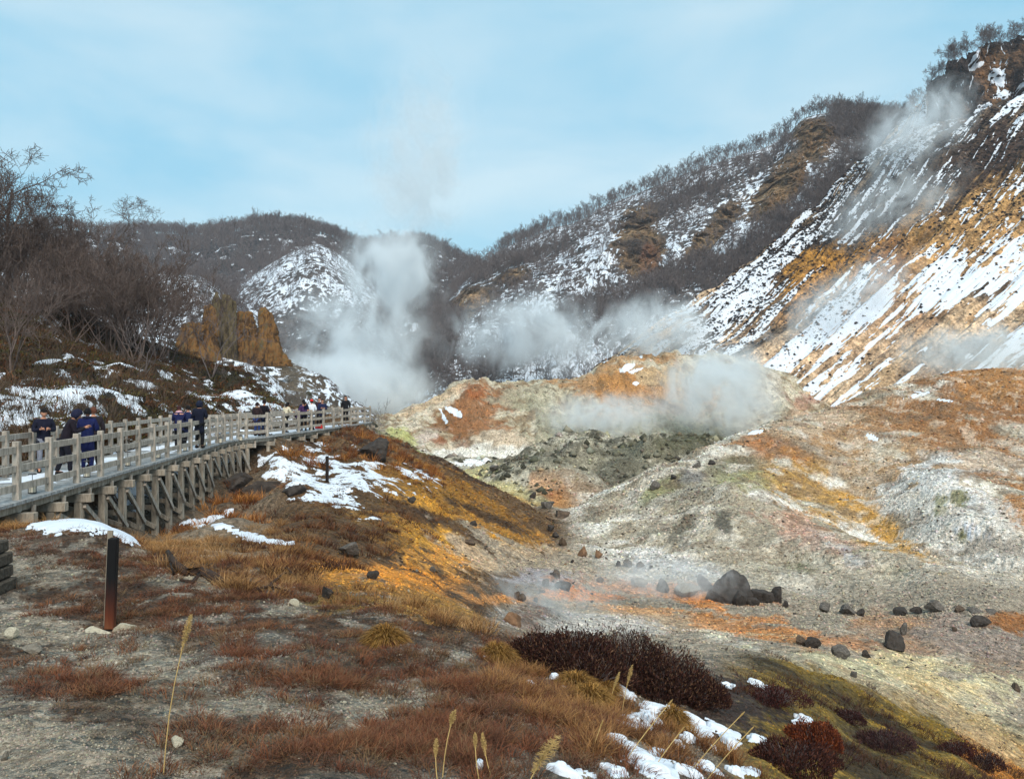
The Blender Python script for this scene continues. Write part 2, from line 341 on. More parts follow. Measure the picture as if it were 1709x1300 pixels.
for b, c, a in [((880,945,130,30,12),(168,152,132),.8),((900,965,60,12,0),(132,140,160),.5),((800,990,150,14,0),(96,88,78),.7),((840,1000,120,8,-2),(206,128,66),.75),((1100,985,120,14,6),(190,118,80),.7),((980,995,60,9,4),(208,116,62),.8),
             ((1080,1030,190,20,4),(184,150,118),.6),((1060,1018,110,7,3),(200,134,84),.6),((950,1040,140,22,4),(186,184,178),.8),((860,1035,80,22,-6),(120,118,114),.8),((880,1040,30,24,-30),(118,86,70),.7),
             ((1220,1048,90,14,14),(190,118,66),.75),((1290,1052,90,20,10),(190,114,60),.85),((1180,1010,40,12,10),(200,118,56),.9),((1330,1070,90,18,14),(186,118,68),.7),((1490,1040,80,9,0),(190,124,78),.6),((1420,1075,110,18,4),(176,112,72),.8),((1550,1080,150,40,8),(150,120,100),.7),
             ((1200,1062,26,8,10),(214,206,180),.9),((1310,1095,140,16,12),(176,170,160),.8),((1480,1120,190,26,10),(196,188,150),.85),((1590,1170,190,40,22),(198,184,152),.85),((1540,1130,110,20,16),(208,176,122),.6),
             ((1640,1060,80,30,4),(140,128,120),.7),((1690,1040,50,14,8),(142,82,36),.9),((1650,1220,120,24,30),(170,132,80),.7),((1500,1165,120,16,18),(150,128,104),.7)]:
    s.paint(s.blob(*b, nk=.75) * lw, c, a)
# right mound
rm = sm(33, 38, Yg) * (1 - sm(96, 104, Yg)) * sm(900, 1010, s.px + (s.py - 850) * -.7) * (1 - left)
rm = rm * (1 - sm(68, 78, Yg) * (1 - sm(1250, 1380, s.px)))
s.paint(rm, (194, 188, 172)); s.paint(rm * sm(.47, .6, med), (222, 220, 210)); s.paint(rm * sm(.5, .36, med), (150, 140, 122)); s.paint(rm * sm(.45, .62, big), (176, 160, 138), .5)
for b, c, a in [((1560,700,330,90,6),(158,106,66),.95),((1650,680,200,80,8),(146,94,56),.95),((1690,640,120,30,-6),(168,110,60),.9),((1480,790,230,70,10),(170,134,100),.75),((1345,800,70,44,30),(170,122,54),.95),((1300,750,60,18,10),(170,94,44),.7),
             ((1400,850,120,26,28),(186,138,74),.85),((1480,885,90,24,34),(198,136,46),.9),((1560,780,200,26,6),(156,112,72),.75),((1520,820,60,60,10),(168,124,80),.6),((1640,790,120,16,30),(150,96,60),.8),((1700,850,60,30,40),(176,108,44),.9),
             ((1370,905,100,18,26),(172,128,112),.7),((1320,880,30,26,0),(196,150,130),.6),((1360,700,60,22,-16),(184,160,136),.8),((1620,770,90,18,4),(206,190,172),.6),
             ((1590,840,100,60,20),(214,216,212),.95),((1620,900,130,46,26),(200,196,186),.9),((1612,888,30,14,10),(176,192,208),.9),((1605,892,14,14,0),(110,104,60),.95),((1600,832,16,14,0),(118,114,70),.9),((1570,840,10,14,0),(136,134,96),.8),
             ((1170,800,90,26,-18),(132,128,112),.6),((1140,880,34,20,-30),(104,98,84),.85),((1080,890,24,8,-30),(112,108,92),.6),((1205,870,12,18,0),(92,88,78),.9),((1230,800,50,16,10),(150,150,96),.6),((1100,815,60,9,-28),(136,136,92),.8),((1190,785,60,12,-10),(118,112,88),.8),
             ((1340,950,24,12,10),(104,104,72),.85),((1420,930,26,10,20),(150,162,176),.9),((1500,960,34,14,20),(120,116,78),.85),((1430,945,80,20,10),(196,190,172),.6),((1250,960,110,22,10),(172,164,146),.6),((1160,790,26,12,0),(124,124,128),.6),
             ((1110,940,90,20,14),(204,206,204),.7),((1640,1010,50,20,0),(176,160,130),.6),((1600,985,80,8,38),(130,104,70),.8),((1560,960,60,6,36),(128,110,80),.7)]:
    s.paint(s.blob(*b, nk=.8) * rm, c, a)
s.paint(rm * sm(.58, .66, fin3) * sm(1200, 1400, s.px), (214, 196, 176), .45); s.paint(rm * sm(.45, .36, fin3), (118, 98, 80), .55)
# grey ridge, basin
gr = sm(58, 64, Yg) * (1 - sm(104, 112, Yg)) * (1 - rm) * (1 - left)
s.paint(gr, (158, 152, 132)); s.paint(gr * sm(.47, .6, med), (184, 178, 160)); s.paint(gr * sm(.47, .38, med), (80, 76, 64)); s.paint(gr * sm(.46, .38, fin3), (70, 68, 56), .8)
for b, c, a in [((770,800,100,16,14),(146,142,84),.8),((690,760,70,16,24),(142,144,92),.8),((840,815,90,22,20),(196,182,130),.85),((860,838,60,16,20),(212,160,84),.8),((940,818,60,26,18),(158,92,56),.95),((960,830,50,20,24),(168,104,50),.8),((905,810,34,12,-10),(196,160,130),.7),
             ((1000,760,120,14,0),(104,100,84),.6),((1130,745,90,14,-6),(98,96,76),.7),((960,780,110,16,0),(140,136,116),.6),((1040,800,60,24,0),(84,80,66),.7),((1170,730,60,10,-10),(90,88,66),.8)]:
    s.paint(s.blob(*b, nk=.7) * gr, c, a)
pond = s.blob(792, 775, 46, 7, 3, soft=.1, nk=.1) * sm(95, 98, Yg) * sm(114, 110, Yg)
# central mounds
cm = sm(106, 114, Yg) * (1 - left)
s.paint(cm, (178, 164, 138)); s.paint(cm * sm(.48, .6, med), (200, 190, 168)); s.paint(cm * sm(.5, .38, med), (150, 126, 98))
for b, c, a in [((765,705,90,40,22),(134,84,46),.97),((800,690,60,50,30),(150,92,54),.95),((820,668,60,12,24),(160,84,44),.95),((850,665,26,26,50),(124,72,36),.97),((740,735,80,12,8),(140,76,44),.95),((700,690,70,20,-34),(216,204,182),.95),((680,700,40,10,-40),(206,196,176),.9),
             ((760,745,50,12,0),(190,158,140),.7),((800,740,30,20,0),(124,116,96),.7),((820,700,40,40,40),(170,110,70),.6),((850,740,60,20,10),(204,190,168),.8),((700,735,40,14,-20),(206,196,184),.8),((760,758,100,14,0),(222,222,212),.95),((672,730,30,14,30),(176,178,90),.8),((720,670,60,8,-30),(200,160,120),.6),
             ((900,670,60,40,0),(176,172,150),.7),((915,700,60,30,30),(152,148,120),.6),((1070,645,120,56,10),(178,130,88),.95),((1050,640,60,26,-20),(172,112,58),.95),((1030,660,40,34,-40),(180,120,64),.8),((1130,650,60,20,20),(176,136,104),.7),((1110,625,60,16,6),(186,160,124),.7),
             ((1120,685,24,12,20),(96,74,70),.8),((1050,700,80,20,0),(184,160,140),.7),((1090,715,80,16,0),(150,156,130),.6),((1250,620,80,16,0),(140,130,100),.7),((1280,660,50,50,30),(184,178,164),.8),((1290,640,16,30,30),(200,192,176),.8),((1340,660,40,26,20),(168,108,96),.7),((1330,690,30,18,20),(190,150,124),.7),((1300,680,24,14,0),(110,110,96),.6)]:
    s.paint(s.blob(*b, nk=.7) * cm, c, a)
s.paint(cm * sm(.46, .36, fin3), (96, 80, 60), .45)
# left hillside: leaf litter and bamboo grass with snow
lh = left * sm(17, 20, Yg) * sm(-.2, -1.6, X - walk_x(Yg))
snow_mask_left = lh
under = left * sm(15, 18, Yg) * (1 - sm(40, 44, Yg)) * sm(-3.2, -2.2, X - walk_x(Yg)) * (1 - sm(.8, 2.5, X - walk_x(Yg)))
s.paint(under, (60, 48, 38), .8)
s.paint(lh, (58, 44, 34)); s.paint(lh * sm(.5, .62, med), (78, 56, 36)); s.paint(lh * sm(.5, .4, med), (46, 42, 28))
lb = left * sm(12.5, 14, Yg) * (1 - sm(17, 20, Yg))
s.paint(lb, (110, 80, 48))
mid = sm(300, 420, s.px) * (1 - sm(640, 700, s.px)) * sm(11, 14, Yg) * (1 - sm(34, 40, Yg)) * sm(940, 900, s.py)
s.paint(mid, (92, 66, 42), .6)
lh2 = sm(660, 600, s.px) * sm(52, 60, Yg) * (1 - left)
s.paint(lh2, (70, 58, 48)); s.paint(lh2 * sm(.5, .62, med), (92, 80, 66))
# ---- snow
SN = np.zeros(s.shape)
def snow(m): 
    global SN
    SN = np.maximum(SN, m)
sw = fbm(X / .8, Yg / .8, Z / .8, 5, 71, .6); sw2 = fbm(X / 2.2, Yg / 3, Z / 2.2, 5, 72, .62)
sw3 = fbm(X / .75, Yg / .9, Z / .75, 4, 74, .62); sw3 = (sw3 - .5) / sw3.std() * .2 + .5
sw = (sw - .5) / sw.std() * .2 + .5; sw2 = (sw2 - .5) / sw2.std() * .2 + .5
for b in [(130,868,70,17,6),(200,893,40,10,26),(90,880,40,9,0),(170,885,36,8,14)]: snow(s.blob(*b, soft=.06, nk=.35, nz_=sw) * (1 - sm(13.2, 14.2, Yg)))
for b in [(320,873,26,4,-6),(370,862,24,7,-24),(385,886,40,5,14),(420,900,22,4,30),(455,907,40,3,6),(330,878,14,5,0)]: snow(s.blob(*b, soft=.08, nk=.3, nz_=sw))
for b in [(480,775,60,14,8),(510,800,60,16,20),(560,815,50,14,20),(560,838,44,9,8),(600,775,50,8,6),(620,795,50,7,10),(680,792,36,7,8),(570,790,80,26,12),(600,755,18,6,20),(545,742,16,4,0),(500,835,16,3,0),(615,868,16,3,0)]:
    snow(s.blob(*b, soft=.35, nk=1.0, nz_=sw) * .6 * (s.px > 430))
for b in [(757,688,16,6,30),(740,695,16,4,60),(1050,612,16,6,-30),(1062,618,16,3,-20),(1060,640,5,3,0),(1535,660,34,7,-10),(1570,668,24,3,10),(1455,730,18,6,20),(1260,722,14,3,-10)]: snow(s.blob(*b, soft=.1, nk=.6))
# hillside snow
hs = lh * sm(19, 24, Yg) * .8 * sm(.36, .68, sw2 * .42 + sw * .2 + sw3 * .38 + .16 * sm(700, 560, s.py) * 0 - .12 * sm(600, 540, s.py) + .07 * sm(620, 660, s.py) - .05 * sm(740, 720, s.px) )
snow(hs); snow(.8 * np.maximum(lh2, left * sm(60, 70, Yg)) * sm(.38, .64, sw * .5 + sw3 * .5))
# snow on foreground tussocks
for b in [(985,1148,18,3,8),(970,1134,10,3,20),(1010,1145,20,4,10),(1095,1190,34,12,-10),(1080,1205,20,14,20),(1000,1165,14,4,20),(1035,1158,20,6,10),(1145,1205,34,8,6),(1170,1222,16,14,30),(1210,1225,30,8,30),(1220,1245,12,16,0),(1055,1210,22,6,14),(1130,1250,18,5,0),(1150,1235,16,5,0),(1262,1238,15,5,0),(1055,1255,30,8,20),(1090,1280,40,16,20),(1100,1255,14,6,0),(960,1290,40,7,14),(1030,1293,20,8,0),(1180,1285,30,8,10),(1250,1290,24,8,0),(1340,1205,16,5,-8),(1260,1145,16,3,14),(1215,1148,12,3,0),(885,1145,8,3,0),(925,1132,8,3,20),(812,1098,8,3,0),(1025,1240,18,5,10),(800,1280,6,5,0),(945,1145,7,4,0)]:
    snow(s.blob(*b, soft=.06, nk=.25, nz_=sw) * near)
s.snow = np.clip(SN, 0, 1)
s.z += s.snow * np.clip(Yg * .004, .02, .09) 
# white hot pond: milky sheet of deposit
s.paint(pond, (236, 240, 240)); SN = SN
G.build('ground', M_near, .88, (1.06, .995, .98), kind='structure')

# right mountain: columns are fall lines from ridge to foot
TB = [((1480,268,285),(930,690,215)),((1528,190,252),(975,640,188)),((1560,146,238),(1003,606,174)),((1612,96,235),(1050,650,168)),((1709,62,234),(1105,690,160)),((1850,-30,232),(1180,725,152)),
      ((2050,-150,228),(1280,735,146)),((2350,-300,222),(1420,735,142)),((2750,-480,214),(1600,735,138)),((3250,-660,205),(1850,735,132)),((3900,-900,195),(2200,735,125))]
rows = []
for k, t in enumerate([0, .25, .5, .75, .9, 1.0, 1.04, 1.3]):
    row = []
    for j, (T, B) in enumerate(TB):
        a, b = np.array(world_pt(*B)), np.array(world_pt(*T))
        p = a * (1 - min(t, 1)) + b * min(t, 1)
        p[2] -= math.sin(min(t, 1) * math.pi) * (b[2] - a[2]) * .09
        if t == .9: p[2] -= (b[2] - a[2]) * (.07 if j >= 2 else .0)
        if t == .9 and j >= 2: p[:2] += (b[:2] - a[:2]) * .05
        if t == 1.04: p += np.array([(b-a)[0], (b-a)[1], 0]) * .06
        if t == 1.3: p += np.array([(b-a)[0], (b-a)[1], 0]) * .5; p[2] -= (b[2] - a[2]) * .35
        row.append((p[0] / p[1] * F + CX, HZ - p[2] / p[1] * F, p[1]))
    rows.append(row)
M1 = Sheet(rows, 760, 620, [24, 24, 24, 14, 14, 4, 5], lnY=False)
s = M1
S_ = np.linspace(0, 10, s.shape[1])[None, :] * 1.5 + 0 * s.x; T_ = np.linspace(0, 1, s.shape[0])[:, None] + 0 * s.x
gul = fbm(S_ * 3.2 + 1.2 * (fbm(S_ * 2, T_ * 3, None, 3, 5) - .5), T_ * 1.6, None, 5, 12, .6)
gul2 = 1 - np.abs(2 * fbm(S_ * 6 + 1.5 * (fbm(S_ * 2, T_ * 4, None, 3, 8) - .5), T_ * 2.5, None, 4, 14) - 1)
amp = sm(0, .12, T_) * (1 - .2 * sm(.9, 1, T_))
s.z += ((gul - .5) * 8 + (gul2 - .6) * 1.6) * amp
cliff = sm(2.4, 3.2, S_) * sm(.68, .74, T_ + .1 * (gul - .5)) 
rock3 = fbm(s.x / 9, s.Y / 9, s.z / 16, 5, 44, .6)
s.x += (rock3 - .5) * 8 * cliff; s.Y += (fbm(s.x / 8, s.Y / 8, s.z / 14, 4, 47, .6) - .5) * 14 * cliff
s.z += bands(s, .5, 40, hi=.03)
s.reproject()
s.w = fbm(S_ * 5, T_ * 4, None, 5, 33); s.w = (s.w - .5) / s.w.std() * .16 + .5
st = fbm(S_ * 13 + 3.5 * (fbm(S_ * 3, T_ * 7, None, 4, 9) - .5), T_ * 11, None, 6, 61, .66); st = (st - .5) / st.std() * .2 + .5
s2 = fbm(S_ * 20, T_ * 44, None, 5, 63, .68); s2 = (s2 - .5) / s2.std() * .2 + .5
s3 = fbm(S_ * 3, T_ * 3.4, None, 5, 65, .55); s3 = (s3 - .5) / s3.std() * .2 + .5
s.col[:] = lin((204, 172, 144)); s.paint(sm(.45, .6, s2), (178, 144, 116)); s.paint(sm(.5, .7, s3), (190, 150, 110), .6)
py, px = s.py, s.px
s.w2 = (s2 - .5) * .9
upper = s.blob(1560, 310, 270, 100, -36, nk=.5)
s.paint(upper, (58, 46, 42), .95); s.paint(s.blob(1400,400,210,66,-36,nk=.5), (56, 46, 42), .95); s.paint(s.blob(1240,490,150,30,-40,nk=.8), (58,48,44), .9); s.paint(s.blob(1700,280,120,100,-30), (58, 40, 34), .9)
for b, c, a in [((1440,425,150,34,-20),(158,104,34),.95),((1360,440,70,26,0),(166,108,24),.95),((1530,380,90,26,-40),(146,100,48),.85),((1340,500,60,20,-60),(170,116,62),.7),((1480,440,50,40,-40),(126,76,44),.8),((1640,380,120,60,-30),(172,124,70),.8),((1600,440,120,60,-30),(184,134,84),.6),
             ((1440,530,120,60,-30),(176,134,104),.6),((1640,600,120,30,-8),(120,96,84),.7),((1630,590,40,22,0),(78,52,42),.8),((1520,520,60,20,0),(150,110,86),.5),((1230,480,60,24,-50),(54,46,42),.85),((1190,565,40,10,-40),(40,34,32),.95),((1215,583,22,9,-10),(66,42,32),.9),((1300,420,60,12,-40),(44,38,36),.8),((1640,480,36,18,-20),(48,38,36),.9),((1290,560,120,6,-28),(50,44,40),.7)]:
    s.paint(s.blob(*b, nk=.7), c, a)
s.paint(sm(.58, .66, s2) * s.blob(1290,440,260,110,-38,nk=.3), (40,34,34), .9); s.paint(sm(.66, .74, s2), (84, 64, 52), .7)
s.paint(cliff, (84, 58, 42)); s.paint(cliff * sm(.5, .62, rock3), (112, 76, 50)); s.paint(cliff * sm(.5, .4, rock3), (42, 32, 30)); s.paint(s.blob(1700,215,60,20,-30) * cliff, (128, 72, 52), .6)
top = sm(.93, .95, T_); s.paint(top, (60, 50, 44))
th = .585 + 0 * st + .05 * s.blob(1600, 520, 200, 160, 0, soft=.5) + .04 * s.blob(1330, 560, 160, 60, -30, soft=.5)
th += -.10 * s.blob(1180, 560, 170, 90, -35, soft=.5) - .20 * s.blob(1250, 470, 100, 30, -40, soft=.5) - .22 * s.blob(1660, 450, 110, 60, -10, soft=.4) - .14 * s.blob(1560, 450, 60, 60, -40, soft=.4) - .10 * s.blob(1380, 620, 120, 50, -20, soft=.5) - .12 * s.blob(1420, 540, 60, 60, -40, soft=.5)
th += .05 * upper + .05 * s.blob(1330,420,170,50,-38,soft=.5) - .06 * s.blob(1500, 270, 60, 20, -35, soft=.4) + .20 * s.blob(1400, 430, 130, 24, -14, soft=.4) + .22 * s.blob(1640, 380, 90, 34, -30, soft=.4) + .16 * s.blob(1500, 560, 120, 26, -10, soft=.4) + .14 * s.blob(1640, 600, 120, 26, 0, soft=.4) + .16 * s.blob(1190, 565, 36, 9, -40, soft=.3) + .10 * s.blob(1540, 400, 60, 30, -40, soft=.4) - .05 * s.blob(1620, 560, 100, 16, -14, soft=.4)
th += .26 * cliff
s4 = fbm(S_ * 5 + 4 * (fbm(S_ * 1.5, T_ * 5, None, 4, 19) - .5), T_ * 9 + 2 * (fbm(S_ * 3, T_ * 5, None, 3, 23) - .5), None, 6, 69, .66); s4 = (s4 - .5) / s4.std() * .2 + .5
mixn = st * .17 + s2 * .23 + s3 * .26 + s4 * .34
mixn = (mixn - .5) / mixn.std() * .19 + .5
s.snow = sm(-.13, .13, mixn - th) * (1 - sm(.93, .95, T_))
for b in [(1665,130,12,14,-20),(1672,160,14,5,-10),(1690,175,60,6,-40),(1640,182,14,5,-30),(1630,112,14,4,-30)]: s.snow = np.maximum(s.snow, s.blob(*b, soft=.1, nk=.6))
s.z += s.snow * .25
s1n = s4 * .5 + s2 * .5
M1.build('mountain', M_far, .86, (1.03, .97, .92), kind='structure')

def lobes(s, n, seed): 
    v = fbm(s.x / n, s.Y / n, s.z / n, 5, seed, .6); return (v - .5) / v.std() * .2 + .5
def simple_sheet(T, B, ncol, nrow, bulge=.08, back=.3):
    rows = []
    for t in [0, .3, .6, .85, 1.0, 1.15, 1.6]:
        row = []
        for a, b in zip(B, T):
            a, b = np.array(world_pt(*a)), np.array(world_pt(*b)); q = min(t, 1); p = a * (1 - q) + b * q
            p[2] += math.sin(q * math.pi) * (b[2] - a[2]) * bulge
            if t > 1: p[1] += (b - a)[1] * (t - 1) + 15 * (t - 1) * 4; p[2] -= (b - a)[2] * (t - 1) * back + (5 if t > 1.2 else 0)
            row.append((p[0] / p[1] * F + CX, HZ - p[2] / p[1] * F, p[1]))
        rows.append(row)
    return Sheet(rows, ncol, nrow, [20, 20, 20, 16, 6, 4], lnY=False)
# forested spur hillside behind it
M2 = simple_sheet([(640,700,320),(670,640,325),(700,590,335),(735,522,345),(790,458,355),(850,414,365),(900,392,365),(1000,350,360),(1100,311,350),(1200,268,342),(1310,230,335),(1345,196,325),(1400,187,318),(1470,195,315),(1530,205,310),(1620,160,300),(1800,60,290)],
                  [(640,705,200),(680,690,200),(700,680,195),(740,675,190),(800,672,190),(860,668,190),(920,665,190),(980,655,195),(1040,640,205),(1110,600,215),(1180,570,222),(1260,520,232),(1330,450,240),(1400,400,245),(1480,350,245),(1560,290,248),(1750,200,250)], 620, 420, .0)
s = M2
er = 1 - np.abs(2 * fbm((s.x * .8 + s.Y * .3) / 46, (s.Y - s.x * .3) / 60, None, 4, 21) - 1)
s.z += (er - .6) * 15 * sm(0, .2, (np.linspace(0, 1, s.shape[0])[:, None] + 0 * s.x)) * sm(.88, .62, (np.linspace(0, 1, s.shape[0])[:, None] + 0 * s.x))
s.z += bands(s, .5, 60, hi=.03); s.reproject(); s.w = lobes(s, 22, 81)
cl = np.maximum.reduce([s.blob(1315,290,64,24,-52,nk=.5), s.blob(1360,235,40,36,-60,nk=.4), s.blob(1068,400,38,46,10,nk=.5), s.blob(1075,440,24,24,0,nk=.4), s.blob(800,495,34,18,-10), s.blob(860,462,34,16,-20), s.blob(770,515,24,16,0), s.blob(1190,385,60,16,-48,nk=.4), s.blob(1055,365,18,18,0), s.blob(655,560,20,26,0)])
rk = fbm((s.x + s.Y * .5) / 5, s.Y / 9, s.z / 34, 5, 66, .6)
s.Y += (rk - .5) * 18 * cl; s.z += (fbm(s.x / 12, s.Y / 12, s.z / 12, 4, 67) - .5) * 8 * cl
s.reproject()
l1 = lobes(s, 9, 82); l2 = lobes(s, 1.0, 83)
s.col[:] = lin((84, 76, 74)); s.paint(sm(.45, .6, l2), (66, 60, 60))
s.paint(cl, (104, 78, 58)); s.paint(cl * sm(.52, .6, rk), (134, 102, 72)); s.paint(cl * sm(.46, .36, rk), (64, 50, 44)); s.paint(cl * s.blob(1340,260,70,40,-55), (126, 88, 54), .5); s.paint(cl * s.blob(1085,440,16,30,0), (116, 66, 46), .5); s.paint(s.blob(800,500,20,12,0) * cl, (142,108,82), .7)
dark = np.maximum.reduce([s.blob(1420,330,110,40,-38,nk=.4), s.blob(1250,430,120,26,-34,nk=.4), s.blob(1080,500,140,26,-30,nk=.4), s.blob(900,570,110,20,-30,nk=.4), s.blob(1150,335,140,14,-25), s.blob(880,430,100,12,-25), s.blob(740,570,30,60,20), s.blob(1430,215,60,26,0)])
M2dark = dark
s.snow = .86 * sm(.34, .66, l2 * .7 + l1 * .3 - .03 - .17 * dark - .35 * cl + .16 * s.blob(960,590,90,46,-16,soft=.5) + .12 * s.blob(1010,410,26,46,20) + .1 * s.blob(1255,320,26,30,-50) + .06 * s.blob(1160,380,60,60,0) + .05 * s.blob(900,520,120,40,-30))
M2cliff = cl
M2.build('hillside', M_far, kind='structure')
# back range
M3 = simple_sheet([(-500,330,520),(-300,340,520),(0,375,520),(100,386,520),(200,392,520),(260,395,520),(320,397,520),(380,388,520),(440,383,520),(500,385,520),(545,397,520),(600,419,520),(640,417,520),(700,411,520),(745,428,520),(800,450,520),(860,470,520),(1000,500,520)],
                  [(p,700,250) for p in (-500,-300,0,100,200,260,320,380,440,500,545,600,640,700,745,800,860,1000)], 560, 300, .06)
s = M3; er = 1 - np.abs(2 * fbm((s.x + s.Y * .2) / 90, (s.Y) / 130, None, 4, 24) - 1)
tt = np.linspace(0, 1, s.shape[0])[:, None] + 0 * s.x
s.z += (er - .6) * 22 * sm(0, .2, tt) * sm(.88, .62, tt); s.z += bands(s, .5, 90, hi=.03); s.reproject(); s.w = lobes(s, 30, 86)
l1 = lobes(s, 14, 87); l2 = lobes(s, 3.5, 88)
s.col[:] = lin((72, 66, 66)); s.paint(sm(.45, .6, l2), (58, 54, 55))
s.snow = sm(.60, .75, l1 * .4 + l2 * .6) * .8
M3.build('mountain_range', M_far, kind='structure')
# domed spurs in front of it
M4 = simple_sheet([(300,660,350),(345,600,350),(372,530,350),(397,480,350),(440,448,350),(485,422,350),(526,408,350),(568,430,350),(607,462,350),(640,500,350),(680,560,350),(730,620,350),(800,670,350)],
                  [(p,700,230) for p in (300,345,372,397,440,485,526,568,607,640,680,730,800)], 340, 260, .10)
s = M4; er = 1 - np.abs(2 * fbm(s.x / 30, s.Y / 60, None, 4, 26) - 1); tt = np.linspace(0, 1, s.shape[0])[:, None] + 0 * s.x
s.z += (er - .6) * 8 * sm(0, .2, tt) * sm(.88, .62, tt); s.z += bands(s, .5, 120, hi=.03); s.reproject(); s.w = lobes(s, 20, 96)
l1 = lobes(s, 12, 97); l2 = lobes(s, 1.3, 98)
s.col[:] = lin((84, 76, 74)); s.snow = .74 * sm(.34, .62, l1 * .3 + l2 * .7 - .02 + .06 * s.blob(520,460,110,60,0,soft=.6) - .2 * s.blob(520,560,200,40,0,soft=.5))
M4.build('hill', M_far, kind='structure')
M5 = simple_sheet([(-200,480,250),(0,490,250),(120,470,250),(220,466,250),(320,458,250),(352,470,250),(380,492,250),(405,520,250),(430,570,250),(470,640,250),(540,680,250)],
                  [(p,690,175) for p in (-200,0,120,220,320,352,380,405,430,470,540)], 300, 220, .08)
s = M5; er = 1 - np.abs(2 * fbm(s.x / 20, s.Y / 40, None, 4, 27) - 1); tt = np.linspace(0, 1, s.shape[0])[:, None] + 0 * s.x
s.z += (er - .6) * 5 * sm(0, .2, tt) * sm(.88, .62, tt); s.z += bands(s, .5, 130, hi=.03); s.reproject(); s.w = lobes(s, 15, 106)
l1 = lobes(s, 8, 107); l2 = lobes(s, 1.1, 108)
s.col[:] = lin((70, 58, 50)); s.snow = .86 * sm(.34, .62, l1 * .3 + l2 * .7)
M5.build('hill', M_far, kind='structure')
# land under and beyond everything, out to the horizon
me = raw_mesh('plain', np.array([(-3000, -3000, -22), (3000, -3000, -22), (3000, 3000, -22), (-3000, 3000, -22)], float), np.array([[0, 1, 2, 3]]), None)
mpn = plain_mat('far_soil', lin((70, 60, 54)), .3, 0.05); me.materials.append(mpn); link('plain', me, kind='structure')
#STAGE2
# ------------------------------------------------------------------ simple shape collector
class MB:
    def __init__(s): s.bm = bmesh.new()
    def box(s, c, size, rot=None, taper=1.0):
        sx, sy, sz = [v / 2 for v in size]; vs = []
        for z in (-1, 1):
            k = taper if z > 0 else 1
            for x, y in ((-1, -1), (1, -1), (1, 1), (-1, 1)):
                v = Vector((x * sx * k, y * sy * k, z * sz))
                if rot is not None: v = rot @ v
                vs.append(s.bm.verts.new(v + Vector(c)))
        for f in ((3, 2, 1, 0), (4, 5, 6, 7), (0, 1, 5, 4), (1, 2, 6, 5), (2, 3, 7, 6), (3, 0, 4, 7)): s.bm.faces.new([vs[i] for i in f])
        return s
    def bar(s, a, b, w, h, up=Vector((0, 0, 1))):
        a, b = Vector(a), Vector(b); d = b - a; L = d.length; y = d.normalized(); x = y.cross(up).normalized(); z = x.cross(y)
        return s.box((a + b) / 2, (w, L, h), Matrix((x, y, z)).transposed())
    def tube(s, pts, rad, n=6):
        rings = []
        for i, p in enumerate(pts):
            p = Vector(p); d = (Vector(pts[min(i + 1, len(pts) - 1)]) - Vector(pts[max(i - 1, 0)])).normalized()
            u = d.cross(Vector((0.3, 0.9, 0.1))).normalized(); v = d.cross(u); r = rad[i]
            rings.append([s.bm.verts.new(p + (u * math.cos(2 * math.pi * k / n) + v * math.sin(2 * math.pi * k / n)) * r) for k in range(n)])
        for a, b in zip(rings[:-1], rings[1:]):
            for k in range(n): s.bm.faces.new((a[k], a[(k + 1) % n], b[(k + 1) % n], b[k]))
        s.bm.faces.new(rings[0][::-1]); s.bm.faces.new(rings[-1]); return s
    def build(s, name, mat, parent=None, bevel=0, smooth=False, loc=(0, 0, 0), **k):
        if bevel: bmesh.ops.bevel(s.bm, geom=s.bm.edges[:], offset=bevel, segments=1, affect='EDGES')
        bmesh.ops.recalc_face_normals(s.bm, faces=s.bm.faces)
        me = bpy.data.meshes.new(name); s.bm.to_mesh(me); s.bm.free()
        if smooth: me.polygons.foreach_set('use_smooth', np.ones(len(me.polygons), bool))
        me.materials.append(mat); return link(name, me, parent, loc, **k)

# ------------------------------------------------------------------ bare trees
def tubes(segs, n):
    """segs: array (m,8) p0 p1 r0 r1 -> verts, quads of open n-sided prisms"""
    A = np.array(segs, float); p0, p1, r0, r1 = A[:, :3], A[:, 3:6], A[:, 6:7], A[:, 7:8]
    d = p1 - p0; d /= np.linalg.norm(d, axis=1, keepdims=True) + 1e-9
    ref = np.where(np.abs(d[:, 2:3]) > .9, np.array([[1., 0, 0]]), np.array([[0, 0, 1.]]))
    u = np.cross(d, ref); u /= np.linalg.norm(u, axis=1, keepdims=True) + 1e-9; v = np.cross(d, u)
    V = []
    for k in range(n):
        a = 2 * math.pi * k / n; V.append(p0 + (u * math.cos(a) + v * math.sin(a)) * r0)
    for k in range(n):
        a = 2 * math.pi * k / n; V.append(p1 + (u * math.cos(a) + v * math.sin(a)) * r1)
    V = np.stack(V, 1); m = len(A); base = np.arange(m)[:, None] * 2 * n
    Q = np.stack([base + np.array([[k, (k + 1) % n, n + (k + 1) % n, n + k]]) for k in range(n)], 1).reshape(-1, 4)
    return V.reshape(-1, 3), Q
def unit(v): return v / (np.linalg.norm(v) + 1e-9)
